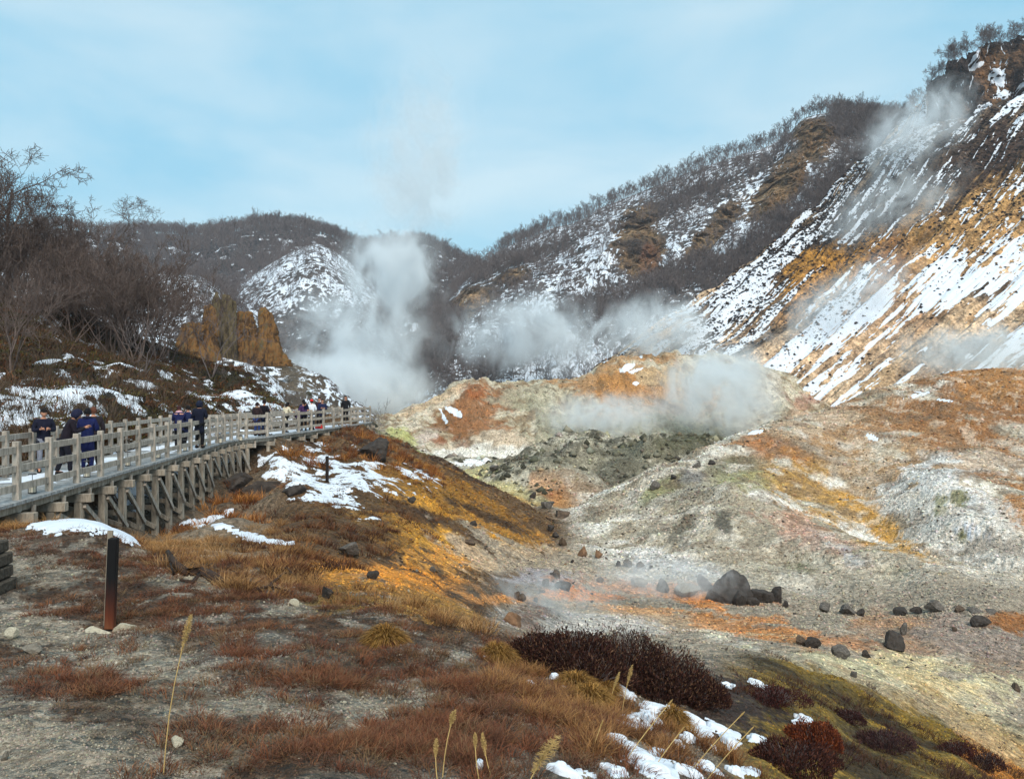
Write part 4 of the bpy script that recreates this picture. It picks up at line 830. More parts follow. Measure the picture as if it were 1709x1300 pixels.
vis = (py < 1330) & (px > -40) & (px < 1750)
cl1 = fbm(G.x / .9, YY / .9, None, 4, 301, .6); cl1 = (cl1 - .5) / cl1.std() * .2 + .5
cl2 = fbm(G.x / .3, YY / .3, None, 3, 305, .6); cl2 = (cl2 - .5) / cl2.std() * .2 + .5
gravel = np.maximum.reduce([noise_mask(px, py, b) for b in [(50,1275,300,70),(660,1165,105,34),(80,965,95,26,10),(370,1190,200,40,12),(120,1075,200,34,8),(250,1115,170,26,12),(480,1015,55,14,6),(80,1180,160,30,8),(330,1240,200,30,0)]])
p_red = np.maximum.reduce([noise_mask(px, py, b) for b in [(640,1110,260,70,4),(760,1240,420,80,6),(230,940,230,60,8),(380,1010,200,60,8),(120,1010,160,30,4),(880,1180,200,60,20),(560,1050,220,50,6),(130,1150,120,26,0),(90,905,120,30,4)]])
p_red = p_red * (.25 + .75 * sm(.44, .6, cl1)) * sm(.34, .5, cl2) * (1 - .93 * gravel) * vis * (YY < 13.5) * (G.snow < .4)
reds = [(112,68,48),(96,60,46),(124,82,56),(88,56,42),(118,86,60),(80,54,44),(112,92,68),(76,58,46)]
T1 = pick(5600, np.clip(p_red, 0, 1))
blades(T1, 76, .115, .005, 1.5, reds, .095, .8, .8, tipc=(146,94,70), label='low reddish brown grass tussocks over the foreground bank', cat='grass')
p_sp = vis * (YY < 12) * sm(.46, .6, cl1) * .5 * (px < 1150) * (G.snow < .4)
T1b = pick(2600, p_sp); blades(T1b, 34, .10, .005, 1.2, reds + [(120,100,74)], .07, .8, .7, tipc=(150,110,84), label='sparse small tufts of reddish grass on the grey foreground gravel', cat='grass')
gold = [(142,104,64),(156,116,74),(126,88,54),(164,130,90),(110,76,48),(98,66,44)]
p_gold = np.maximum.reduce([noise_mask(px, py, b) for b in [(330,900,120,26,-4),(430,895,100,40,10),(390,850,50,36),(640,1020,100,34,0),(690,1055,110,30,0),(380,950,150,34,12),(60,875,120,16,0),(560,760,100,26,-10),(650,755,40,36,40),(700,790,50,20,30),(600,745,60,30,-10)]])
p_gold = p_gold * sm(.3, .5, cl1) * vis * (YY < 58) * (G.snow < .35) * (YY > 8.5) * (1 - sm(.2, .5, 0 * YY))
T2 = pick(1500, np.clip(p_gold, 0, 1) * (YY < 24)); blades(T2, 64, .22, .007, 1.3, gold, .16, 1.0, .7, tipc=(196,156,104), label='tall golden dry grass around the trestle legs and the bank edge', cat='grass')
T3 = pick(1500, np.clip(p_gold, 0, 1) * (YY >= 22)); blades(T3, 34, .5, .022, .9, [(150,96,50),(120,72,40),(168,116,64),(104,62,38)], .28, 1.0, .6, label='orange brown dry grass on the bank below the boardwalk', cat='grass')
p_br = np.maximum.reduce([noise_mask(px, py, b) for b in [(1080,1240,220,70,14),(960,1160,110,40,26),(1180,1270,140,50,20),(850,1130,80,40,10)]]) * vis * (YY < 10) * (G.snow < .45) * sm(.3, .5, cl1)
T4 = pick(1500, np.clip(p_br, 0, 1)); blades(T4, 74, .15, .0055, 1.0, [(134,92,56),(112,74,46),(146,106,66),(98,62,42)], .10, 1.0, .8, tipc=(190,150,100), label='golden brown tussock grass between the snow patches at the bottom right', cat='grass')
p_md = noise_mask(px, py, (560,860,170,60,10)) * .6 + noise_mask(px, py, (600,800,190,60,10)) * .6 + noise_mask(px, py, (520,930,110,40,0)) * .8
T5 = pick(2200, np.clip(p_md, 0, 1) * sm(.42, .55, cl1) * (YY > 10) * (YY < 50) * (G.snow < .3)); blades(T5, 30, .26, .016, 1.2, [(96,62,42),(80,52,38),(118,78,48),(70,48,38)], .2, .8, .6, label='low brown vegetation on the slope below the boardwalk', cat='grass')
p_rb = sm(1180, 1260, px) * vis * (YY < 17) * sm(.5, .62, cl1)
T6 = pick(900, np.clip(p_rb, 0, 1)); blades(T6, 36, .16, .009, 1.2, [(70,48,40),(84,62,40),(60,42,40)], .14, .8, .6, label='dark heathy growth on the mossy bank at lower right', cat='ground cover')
# hillside undergrowth
wu = sw2[: G.shape[0]]
p_u = left * sm(19, 22, YY) * (G.x < walk_x(YY) - 2.4) * (1 - .8 * sm(.2, .45, G.snow)) * (YY < 62) * (px > -60)
T7 = pick(9500, np.clip(p_u, 0, 1)); blades(T7, 16, .34, .05, 1.5, [(92,84,44),(74,56,36),(104,66,44),(80,76,42),(112,74,48),(60,50,38)], .4, .7, .8, label='dwarf bamboo and brown undergrowth poking through the snow on the left hillside', cat='undergrowth')
T8 = pick(1300, np.clip(left * sm(19, 22, YY) * (G.x < walk_x(YY) - 2.6) * (YY < 60) * (px > -60) * (px < 330), 0, 1)); blades(T8, 14, 1.1, .016, .7, [(84,70,60),(70,58,50),(96,80,66)], .35, 1.0, .25, label='thin leafless stems and brambles on the left hillside', cat='undergrowth')

# ------------------------------------------------------------------ shrubs
def heath(px, pyb, w, h, cols, label, n=5200, Y=None, name='heath_shrub', twig=.034, cat='shrub', group=None):
    p = G.at(px, pyb) if Y is None else world_pt(px, pyb, Y); k = p.y / F; W, H = w * k / 2, h * k
    g = rng; a = g.random(n) * 6.283; n = int(n * 1.7); a = g.random(n) * 6.283; q = g.random(n) ** .4; zz = g.random(n) ** .8
    x = np.cos(a) * q; y = np.sin(a) * q; edge = 1 + 1.0 * (noise(np.cos(a) * 2.2 + px, np.sin(a) * 2.2, None, int(px) % 97) - .5); x *= edge; y *= edge
    top = np.sqrt(np.clip(1.02 - q ** 2.6, 0, 1)) * (.5 + .8 * fbm(x * 2.6 + px, y * 2.6, None, 4, 5, .6)); spray = np.where(g.random(n) < .16, g.uniform(1.0, 1.3, n), 1)
    x, y, z = x * W, y * W * .6, (.1 + .9 * zz) * top * H * 1.12 * spray
    C = np.stack([x, y, z], 1); d = np.stack([x / W * .5, y / W * .5, .8 + 0 * x], 1) + g.normal(0, .38, (n, 3)); d /= np.linalg.norm(d, axis=1, keepdims=True)
    L = g.uniform(.5, 1.3, n)[:, None] * twig; th = g.normal(0, 1, (n, 3)); w_ = np.cross(d, th); w_ /= np.linalg.norm(w_, axis=1, keepdims=True); w_ *= twig * .13
    V = np.stack([C - w_ * .5, C + w_ * .5, C + d * L * .6 + w_ * 1.1, C + d * L * .6 - w_ * 1.1, C + d * L + w_ * .2, C + d * L - w_ * .2], 1).reshape(-1, 3)
    b0 = (np.arange(n) * 6)[:, None]; Q = np.stack([b0 + [[0, 1, 2, 3]], b0 + [[3, 2, 4, 5]]], 1).reshape(-1, 4)
    cl = lin(np.array(cols))[g.integers(0, len(cols), n)] * g.uniform(.6, 1.4, (n, 1)); cc = np.repeat(cl, 6, 0)
    e = empty(name, (p.x, p.y + W * .3, p.z - .02), label=label, cat=cat, group=group)
    link('leaves', raw_mesh('leaves', V, Q, M_blade, False, np.clip(cc, 0, 1)), e)
    sg = []
    for i in range(120):
        aa = rnd.uniform(0, 6.28); rr = rnd.random() ** .5 * .85; b = (math.cos(aa) * rr * W * .25, math.sin(aa) * rr * W * .2, 0); t = (math.cos(aa) * rr * W, math.sin(aa) * rr * W * .6, H * (1.0 - rr * rr * .7) * rnd.uniform(.7, 1.2)); sg.append((*b, *t, .005, .0025))
    V2, Q2 = tubes(sg, 3); link('stems', raw_mesh('stems', V2, Q2, M_bark2), e); return e
mar = [(62,40,34),(48,32,28),(74,46,38),(42,28,26),(100,74,56),(52,32,30)]
for q, l in [((900,1112,120,48),'leftmost hump of the dark maroon heath thicket'),((965,1132,140,66),'second hump from the left in the dark maroon heath thicket'),((1040,1150,160,92),'tallest central hump of the dark maroon heath thicket'),((1108,1170,160,76),'broad maroon hump right of the tallest one'),((1162,1182,100,48),'rightmost hump of the dark maroon heath thicket'),((985,1146,120,44),'low front hump of the maroon thicket above the snowy tussocks')]:
    heath(*q, mar, l, 7500)
heath(1366, 1256, 96, 44, [(112,58,36),(96,48,34),(128,70,42),(70,38,34)], 'rusty brown bush with a cap of snow on the mossy bank', 6000)
heath(1322, 1290, 150, 40, [(66,40,36),(84,50,38),(52,34,32)], 'dark brown bush below the rusty one at the bottom edge', 4200)
heath(1480, 1252, 90, 30, [(72,48,50),(58,40,42),(84,60,52)], 'purplish grey bush in the middle of the mossy bank', 3600)
heath(1416, 1206, 60, 18, [(72,46,44),(58,38,38)], 'small purple brown bush at the upper edge of the mossy bank', 2000)
heath(1600, 1262, 60, 22, [(80,44,40),(62,38,38)], 'small reddish bush on the right part of the mossy bank', 1800)
heath(1648, 1288, 60, 30, [(66,42,40),(52,36,36)], 'dark low bush nearest the lower right corner', 1800)
heath(1290, 1178, 110, 26, [(78,44,40),(60,36,36)], 'reddish dark bush right of the maroon thicket', 2600)

# tussock mounds with snow caps
def mound(px, py, w, h, lab, col, snowy=True):
    p = G.at(px, py); k = p.y / F; n = 1400; W, H = w * k / 2, h * k * .6
    a = rng.random(n) * 6.283; q = rng.random(n) ** .5; base = np.stack([np.cos(a) * q * W * .8, np.sin(a) * q * W * .6, H * (1 - q * q) * .8], 1); out = np.stack([np.cos(a) * q, np.sin(a) * q, .55 + 0 * a], 1) + rng.normal(0, .18, (n, 3)); out /= np.linalg.norm(out, axis=1, keepdims=True)
    L = rng.uniform(.6, 1.2, n)[:, None] * .16; m = base + out * L * .5; t = m + (out + np.array([0, 0, -.9])) * L * .55; ww = rng.normal(0, 1, (n, 3)) * [1, 1, .1]; ww /= np.linalg.norm(ww, axis=1, keepdims=True); ww *= .0028
    V = np.stack([base - ww, base + ww, m + ww, m - ww, t + ww * .2, t - ww * .2], 1).reshape(-1, 3); b0 = (np.arange(n) * 6)[:, None]; Q = np.stack([b0 + [[0, 1, 2, 3]], b0 + [[3, 2, 4, 5]]], 1).reshape(-1, 4)
    cl = lin(np.array(col))[rng.integers(0, len(col), n)] * rng.uniform(.6, 1.35, (n, 1)); e = empty('grass_tussock', (p.x, p.y + W * .4, p.z), label=lab, cat='tussock')
    link('blades', raw_mesh('blades', V, Q, M_blade, False, np.clip(np.repeat(cl, 6, 0), 0, 1)), e)
gcol = [(150,112,58),(132,96,50),(164,126,70),(110,78,44)]
for q, l in [((985,1180,64,40),'rounded golden tussock below the maroon thicket, with snow along its top'),((960,1152,60,26),'small golden tussock with a thin snow line'),((828,1108,56,40),'golden tussock at the left end of the maroon thicket'),((1010,1160,36,20),'little golden tussock behind the snow cap'),((1125,1216,34,44),'golden tussock against the big snow patch'),((640,1078,60,40),'dome shaped brown tussock at the bank edge')]:
    mound(*q, l, gcol)
# tall reed stalks
M_reed = plain_mat('straw', lin((190,160,104)), .2, 12, .9, 0)
def reed(px0, py0, px1, py1, Y, lab, head=26, thick_=1.0, group=None):
    b, t = world_pt(px0, py0, Y), world_pt(px1, py1, Y * 1.01); e = empty('reed_stalk', b, label=lab, cat='reed', group=group); t = t - b; k = Y / F
    bend = Vector((t.z * -.03, 0, 0)); pts = [t * f + bend * math.sin(f * math.pi) for f in [0, .2, .4, .6, .8, 1]]
    MB().tube(pts, [.003] * 6, 5).build('stem', M_reed, e)
    d = (pts[-1] - pts[-2]).normalized(); side = Vector((d.z, 0, -d.x)); Lh = head * k; n = 260; sg = []
    for i in range(n):
        f = rnd.random(); c = pts[-1] - d * Lh * (f - .15); w = (.006 + .010 * math.sin(min(1, f * 1.1) * math.pi)) * thick_; q = Vector((rnd.gauss(0, 1), rnd.gauss(0, 1), rnd.gauss(0, .3))).normalized() * w + d * .012 * rnd.random(); sg.append((*c, *(c + q), .0016, .0008))
    V, Q = tubes(sg, 3); link('seed_head', raw_mesh('seed_head', V, Q, M_reed), e)
reed(272,1302,316,1035,4.3,'single tall reed stalk with a feathery pale head, left foreground',60,1.5)
reed(738,1304,757,1190,4.5,'reed stalk with a short brush head beside the gravel patch',26,1.4)
reed(800,1304,793,1228,4.5,'thin reed with a hooked head, left of the pair near the bottom centre',24,1.0)
reed(822,1304,806,1230,4.6,'thin reed with a drooping head, right of the pair near the bottom centre',34,1.2)
reed(882,1306,924,1238,4.2,'thick plumed reed leaning right at the bottom centre',70,3.2)
reed(730,1304,728,1238,4.4,'short thin reed at the bottom left of the brush headed one',30,1.1)
reed(1036,1212,1054,1114,7.0,'reed stalk leaning right in front of the maroon thicket',34,1.4)
reed(1012,1200,1032,1126,7.1,'reed stalk in front of the maroon thicket, left of the taller one',30,1.3)
for a in [(1030,1290,1120,1170),(1150,1290,1240,1190),(1180,1300,1255,1215),(980,1290,1005,1205),(1080,1300,1140,1215)]:
    reed(*a, 5.4, 'bare straw coloured stalk slanting over the snowy tussocks', 14, .4, 'bare stalks slanting over the snowy tussocks')

# caps of snow lying on the tussocks
M_snow = plain_mat('snow', (0.68, 0.73, 0.80), .05, 30, .8, .25)
def snow_cap(px, py, rx, ry, rot=0, lab=None):
    p = G.at(px, py); k = p.y / F; nr, na = 9, 40; a = np.linspace(0, 2 * math.pi, na, endpoint=False)[None, :]; t = np.linspace(0, 1, nr)[:, None]
    out = .25 + 1.5 * fbm(np.cos(a) * 2.4 + px, np.sin(a) * 2.4 + py, None, 4, 19, .6); r = t * out; x = r * np.cos(a) * rx * k; y = r * np.sin(a) * ry * k * 2.0
    c_, d_ = math.cos(R(-rot)), math.sin(R(-rot)); x, y = x * c_ - y * d_, x * d_ + y * c_
    h = .012 + (1 - t ** 3) * min(.035, rx * k * .3) + 0 * a; h = h + (fbm(x * 10, y * 10, None, 3, 8) - .5) * .05 * (1 - t ** 2); h[-1] -= .05
    gx, gy = x + p.x, y + p.y; jx = np.clip(((gx / gy * F + CX) - G.ci[0]) / (G.ci[1] - G.ci[0]), 0, G.shape[1] - 2).astype(int)
    gz = np.array([[np.interp(gy[i, j], G.Y[:, jx[i, j]], G.z[:, jx[i, j]]) for j in range(na)] for i in range(nr)])
    V = np.stack([x, y, gz - p.z + h + .01], -1).reshape(-1, 3); idx = np.arange(nr * na).reshape(nr, na); nx = np.roll(idx, -1, 1); Q = np.stack([idx[:-1], nx[:-1], nx[1:], idx[1:]], -1).reshape(-1, 4)
    link('snow_patch', raw_mesh('snow_patch', V, Q, M_snow, True), None, p, label=lab or 'small cap of snow on the tussocky grass at the lower right', cat='snow patch', group=None if lab else 'small snow caps on the tussocks')
for q, lab in [((985,1148,20,4,8),None),((972,1135,12,3,20),None),((1012,1146,20,5,10),None),((925,1134,8,3,10),None),((884,1146,7,4,0),None),((1035,1158,24,8,16),'snow cap draped behind the rounded golden tussock'),((1088,1188,26,12,-6),'upper of the two large snow patches on the tussocks'),((1090,1205,18,12,20),None),
               ((1148,1205,34,9,8),'long snow patch curving right of the large one on the tussocks'),((1152,1220,9,9,0),None),((1200,1224,22,8,24),None),((1216,1240,12,17,10),'drooping tongue of snow at the right end of the tussocks'),((1052,1208,16,5,16),None),((1122,1244,14,4,10),None),((1148,1236,14,5,10),None),((1190,1250,8,5,0),None),((1262,1239,15,6,-6),'lone snow cap on a tussock right of the others'),
               ((1045,1252,18,10,10),None),((1070,1272,26,10,26),'broad snow patch reaching down to the bottom edge'),((1092,1290,28,10,20),None),((1092,1262,10,5,0),None),((946,1294,30,7,14),'snow strip at the bottom edge near the plumed reed'),((1030,1294,18,7,0),None),((1012,1282,12,4,0),None),((1150,1294,26,6,10),None),((1180,1284,16,5,14),None),((1228,1292,18,7,0),None),((1208,1148,12,3,0),'thin snow streak on the dark soil below the maroon thicket'),((1263,1146,15,4,8),'snow streak above the rusty brown bush'),((1340,1205,17,6,-12),'snow cap on top of the rusty brown bush'),((1030,1240,18,5,10),None),((800,1281,6,5,0),'tiny snow lump at the bottom among the reddish grass')]:
    snow_cap(*q, lab)
# driftwood
M_dead = plain_mat('dead_wood', lin((58, 44, 36)), .4, 8, .95, .5)
def sticks(name, pl, lab, cat, mat=M_dead):
    base = G.at(*pl[0][0][0][:2]); e = empty(name, base, label=lab, cat=cat)
    for k_, (path, r) in enumerate(pl): 
        pts = [G.at(x, y) + Vector((0, 0, dz)) - base for x, y, dz in [(q[0], q[1], q[2] if len(q) > 2 else .03) for q in path]]
        MB().tube(pts, [r * (1 - .6 * i / (len(pts) - 1)) for i in range(len(pts))], 7).build('log' if k_ == 0 else 'branch', mat, e, smooth=True)
sticks('fallen_branch', [([(366,978),(352,966),(335,962,.06),(312,962,.05),(292,950,.08),(280,935,.12)], .085), ([(335,962,.05),(322,975),(300,972)], .035), ([(300,955,.06),(290,962),(284,952,.1)], .03)], 'dark crooked fallen branch lying in the golden grass', 'branch')
sticks('root_tangle', [([(505,950),(485,965),(470,985,.02)], .03), ([(460,950),(480,960,.1),(500,975)], .025), ([(450,980),(475,970,.12),(510,965)], .02), ([(490,940,.05),(480,975)], .02), ([(420,990),(450,984,.05),(482,990)], .02)], 'tangle of dark dead roots at the left end of the orange slope', 'roots')

# ------------------------------------------------------------------ marker posts, timber kerb
def burnt_mat():
    m, n, l, b, o = new_mat('charred_wood'); t = n.new('ShaderNodeTexCoord'); sp = n.new('ShaderNodeSeparateXYZ'); l.new(t.outputs['Object'], sp.inputs[0])
    mp2 = n.new('ShaderNodeMapping'); mp2.inputs['Scale'].default_value = (30, 30, 2); l.new(t.outputs['Object'], mp2.inputs[0]); q = nnoise(n, l, 1, 5, .7, mp2.outputs[0])
    ad = n.new('ShaderNodeMath'); ad.operation = 'MULTIPLY_ADD'; ad.inputs[1].default_value = .35; l.new(q.outputs['Fac'], ad.inputs[0]); l.new(sp.outputs['Z'], ad.inputs[2])
    r = nramp(n, l, ad.outputs[0], [(.14, tuple(lin((110,66,42)))), (.3, tuple(lin((88,42,24)))), (.52, tuple(lin((48,24,18)))), (.7, tuple(lin((12,11,13))))]); l.new(r, b.inputs['Base Color']); b.inputs['Roughness'].default_value = .7
    bp = n.new('ShaderNodeBump'); bp.inputs['Strength'].default_value = .4; bp.inputs['Distance'].default_value = .01; l.new(q.outputs['Fac'], bp.inputs['Height']); l.new(bp.outputs[0], b.inputs['Normal']); return m
p = world_pt(183, 1040, 7.7); p.z = float(G.height(p.x, p.y)) + .02; e = empty('marker_post', p, R(8), label='square charred wooden post, black on top and rust red below, on a pale stone footing', cat='post')
Hp = p.z - world_pt(183, 890, 7.7).z; Hp = abs(Hp)
MB().box((.02, 0, Hp * .475), (.088, .08, Hp * .95), Matrix.Rotation(R(2.2), 3, 'Y')).build('post', burnt_mat(), e, .008)
M_greyw = plain_mat('weathered_wood', lin((132, 122, 108)), .3, 5, .85, .4, (8, 8, 1))
MB().box((-.03, .055, Hp * .52), (.05, .025, Hp * 1.0), Matrix.Rotation(R(2.2), 3, 'Y')).build('plank', M_greyw, e)
for i, (x, y, w) in enumerate([(-.1, -.1, .2), (.12, .05, .15), (-.14, .12, .1)]):
    me = rock_mesh(70 + i); me.materials.append(M_rockp); o = link('footing_stone', me, e, (x, y, -.02)); o.scale = (w * 1.2, w * .8, .10)
p = world_pt(546, 824, 30); p.z = float(G.height(p.x, p.y)); e = tag(MB().box((0, 0, .5), (.11, .11, 1.0)).build('marker_post', plain_mat('black_wood', lin((34, 28, 26)), .3, 6), None, .01, loc=p), 'short black wooden post among the snow patches below the boardwalk', 'post')
p = world_pt(0, 985, 8.6); e = empty('timber_wall', p, R(6), label='weathered grey stacked timber retaining wall end at the left edge', cat='retaining wall')
for i in range(4):
    MB().box((-.46 - .02 * (i % 2), .1, .02 + i * .14), (1.0 - .05 * i, .4, .13), Matrix.Rotation(R(rnd.uniform(-2, 2)), 3, 'Y')).build('timber', plain_mat('old_timber', lin((72, 66, 58)), .6, 4, .95, .6, (1, 6, 6)), e, .015)

# ------------------------------------------------------------------ boardwalk
fp = [(28,14.4),(82,15.75),(128,17.1),(168,18.45),(201,19.8),(231,21.15),(256,22.5),(279,23.85),(299.5,25.2),(318,26.5),(334.5,27.85),(349,29.2),(362,30.5),(374.2,31.6),(385.7,32.5),(397.4,33.3),(411,33.9),(446,35.4),(473,37.3),(498.3,39),(519.3,40.8),(539.9,42.6),(556.8,44.4),(570.8,46),(585.3,47.7),(597,49.3),(608.3,51),(617.6,52.6)]
FR = [Vector((-8.72, 10.35, 0)), Vector((-8.9, 11.7, 0)), Vector((-9.06, 13.05, 0))] + [Vector(((a - CX) / F * Y, Y, 0)) for a, Y in fp]
FR = [FR[0] + Vector((.45, -2.7, 0)), FR[0] + Vector((.2, -1.35, 0))] + FR
DZ = -2.0; WD = 2.15
BK = []
for i, p in enumerate(FR):
    d = (FR[min(i + 1, len(FR) - 1)] - FR[max(i - 1, 0)]).normalized(); d = (d + Vector((0, 1, 0)) * .6).normalized(); BK.append(p + Vector((-d.y, d.x, 0)) * WD)
def wood_mat(name, c):
    m, n, l, b, o = new_mat(name); g = n.new('ShaderNodeNewGeometry'); mp2 = n.new('ShaderNodeMapping'); mp2.inputs['Scale'].default_value = (5, 5, 1.1); l.new(g.outputs['Position'], mp2.inputs[0])
    q = nnoise(n, l, 2.5, 6, .7, mp2.outputs[0]); q2 = nnoise(n, l, .7, 3, .6, g.outputs['Position'])
    cc = n.new('ShaderNodeRGB'); cc.outputs[0].default_value = tuple(lin(c)) + (1,)
    x = nmul(n, l, cc.outputs[0], nramp(n, l, q.outputs['Fac'], [(.36, .55), (.62, 1.22)])); x = nmul(n, l, x, nramp(n, l, q2.outputs['Fac'], [(.35, .82), (.65, 1.12)]))
    l.new(x, b.inputs['Base Color']); b.inputs['Roughness'].default_value = .85; bp = n.new('ShaderNodeBump'); bp.inputs['Strength'].default_value = .3; bp.inputs['Distance'].default_value = .01; l.new(q.outputs['Fac'], bp.inputs['Height']); l.new(bp.outputs[0], b.inputs['Normal']); return m
M_post = wood_mat('greyed_timber', (168, 158, 146)); M_leg = wood_mat('greyed_leg_timber', (156, 146, 132)); M_dk = wood_mat('greyed_decking', (150, 152, 152))
BW = empty('boardwalk', (-9.5, 16, -3.4), label='long grey timber boardwalk on trestle legs with three rail fences, curving along the hillside', cat='boardwalk')
o_ = Vector(BW.location)
def L3(v, z): return Vector((v.x, v.y, z)) - o_
# decking: one plank mesh with small steps between planks, snow lies on it
mb = MB()
for i in range(len(FR) - 1):
    n = 8
    for k in range(n):
        a0, a1 = FR[i].lerp(FR[i + 1], k / n), FR[i].lerp(FR[i + 1], (k + .93) / n); b0, b1 = BK[i].lerp(BK[i + 1], k / n), BK[i].lerp(BK[i + 1], (k + .93) / n); ou = (a0 - b0).normalized() * .16
        dz = rnd.uniform(-.004, .004); vs = [mb.bm.verts.new(L3(v, DZ + z)) for z in (-.06, dz) for v in (a0 + ou, a1 + ou, b1 - ou, b0 - ou)]
        for f in ((3, 2, 1, 0), (4, 5, 6, 7), (0, 1, 5, 4), (1, 2, 6, 5), (2, 3, 7, 6), (3, 0, 4, 7)): mb.bm.faces.new([vs[q] for q in f])
mb.build('deck', M_dk, BW)
for i in range(len(FR) - 1):
    far_ = i >= 14; q0, q1 = (rnd.uniform(0, .2), rnd.uniform(.7, 1)) if far_ else (rnd.uniform(.1, .4), rnd.uniform(.55, .95)); ts = np.linspace(-.02, 1.02, 9); mb = MB(); gr_ = []
    if not far_ and i % 3 == 0: continue
    for a_ in ts:
        fa, ba = FR[i].lerp(FR[i+1], a_), BK[i].lerp(BK[i+1], a_); e0, e1 = q0 + rnd.uniform(-.07, .07), q1 + rnd.uniform(-.07, .07)
        gr_.append([mb.bm.verts.new(L3(fa.lerp(ba, e0 + (e1 - e0) * u_), DZ + (.006 if u_ in (0, 1) else .018))) for u_ in (0, .3, .7, 1)])
    for r0, r1 in zip(gr_[:-1], gr_[1:]):
        for u_ in range(3): mb.bm.faces.new((r0[u_], r0[u_+1], r1[u_+1], r1[u_]))
    mb.build('deck_snow', M_snow, BW)
def rail_side(PT, zs, mat):
    for i, p in enumerate(PT):
        d = (PT[min(i + 1, len(PT) - 1)] - PT[max(i - 1, 0)]).normalized(); rot = Matrix(((d.y, d.x, 0), (-d.x, d.y, 0), (0, 0, 1)))
        MB().box(L3(p, DZ + .43), (.12, .12, 1.32), rot).build('post', mat, BW, .008)
        if i < len(PT) - 1:
            for z in zs: MB().bar(L3(p.lerp(PT[i+1], .04), DZ + z), L3(p.lerp(PT[i+1], .96), DZ + z), .05, .135).build('rail', mat, BW, .006)
ends = [FR[-1], FR[-1].lerp(BK[-1], .5), BK[-1]]
rail_side(FR, (.93, .58, .23), M_post)
rail_side(BK, (.93, .58, .23), M_post)
for a, b in zip(ends[:-1], ends[1:]):
    for z in (.93, .58, .23): MB().bar(L3(a, DZ + z), L3(b, DZ + z), .05, .135).build('rail', M_post, BW, .006)
MB().box(L3(ends[1], DZ + .43), (.13, .13, 1.32)).build('post', M_post, BW, .008)
for PT, sgn in ((FR, 1), (BK, -1)):
    mb = MB()
    for i in range(len(PT) - 1): mb.bar(L3(PT[i], DZ - .14), L3(PT[i + 1], DZ - .14), .1, .15)
    mb.build('edge_beam', M_leg, BW)
for i in range(len(FR)):
    f, b = FR[i], BK[i]; ou = (f - b).normalized()
    MB().bar(L3(f + ou * .34, DZ - .33), L3(b - ou * .2, DZ - .33), .16, .18).build('cap_beam', M_leg, BW, .006)
    for q, pt in ((0, f), (1, b)):
        gz = float(G.height(pt.x, pt.y)) - .25
        if gz < DZ - .5: MB().box(L3(pt + ou * (.05 if q == 0 else 0), (DZ - .43 + gz) / 2), (.155, .155, DZ - .43 - gz)).build('trestle_leg', M_leg, BW, .008)
    gz = min(float(G.height(f.x, f.y)), float(G.height(b.x, b.y)))
    if gz < DZ - .9 and 3 <= i <= 20:
        w = (FR[min(i+1, len(FR)-1)] - f).normalized() * .13; lo = max(gz + .15, DZ - 1.9)
        nf = FR[min(i + 1, len(FR) - 1)]; lo2 = max(float(G.height(nf.x, nf.y)) + .1, DZ - 1.55); MB().bar(L3(f + ou * .17, DZ - .5), L3(nf + ou * .17, lo2), .06, .11).build('brace', M_post, BW)
        MB().bar(L3(b - w, DZ - .6), L3(f - w + ou * .1, lo), .06, .11).build('brace', M_leg, BW)
        MB().bar(L3(f + w * .9, max(lo + .3, DZ - 1.35)), L3(b + w * .9, max(lo + .3, DZ - 1.35)), .06, .13).build('cross_tie', M_leg, BW)
    MB().box(L3(f.lerp(FR[min(i + 1, len(FR) - 1)], .3) + ou * .12, DZ - .3), (.06, .06, .3)).build('bolt_block', M_post, BW)

# lanterns on the deck edge
M_blk = plain_mat('black_metal', (.02, .02, .022), .2, 8, .5, 0, spec=.5); M_can = plain_mat('white_candle', lin((214, 206, 186)), .12, 8, .7, 0)
l_ = [None]
lab = ['lantern with a disc cap nearest the camera, at the left end of the deck edge', 'second lantern along the deck edge, in front of the person in the blue coat', 'third lantern along the deck edge, past the trio of visitors', 'fourth lantern along the deck edge, between the two groups', 'fifth lantern, at the feet of the pink scarfed visitor', 'sixth lantern, just beyond the tall hooded visitor', 'lantern at the start of the boardwalk bend', 'lantern in the middle of the boardwalk bend']
src = None
for (px_, yb), lb in zip([(54, 824), (145, 797), (213, 778), (264, 765), (309, 753), (341, 744), (368, 740), (402, 736)], lab):
    Y = 1290 * 2.0 / (yb - 655) * 1.004; p = Vector(((px_ - CX) / F * Y, Y, DZ + .004))
    if src is None:
        e = empty('lantern', p, label=lb, cat='lantern')
        MB().tube([(0, 0, .02), (0, 0, .19)], [.06, .06], 14).build('candle', M_can, e, smooth=False)
        m_ = MB(); m_.tube([(0, 0, .002), (0, 0, .02)], [.075, .075], 14); m_.tube([(0, 0, .2), (0, 0, .235)], [.085, .06], 14)
        for k in range(8): a = k * math.pi / 4; m_.tube([(math.cos(a) * .074, math.sin(a) * .074, .01), (math.cos(a) * .074, math.sin(a) * .074, .205)], [.004, .004], 4)
        m_.build('frame', M_blk, e); m_ = MB(); m_.tube([(0, 0, .235), (0, 0, .37)], [.006, .006], 5); m_.tube([(0, 0, .37), (0, 0, .39)], [.08, .07], 12); m_.build('disc_cap', M_blk, e); src = e
    else:
        e = src.copy(); COL.objects.link(e); e.location = p; e['label'] = lb
        for ch in list(src.children): c = ch.copy(); COL.objects.link(c); c.parent = e
    e['group'] = 'lanterns along the deck edge'
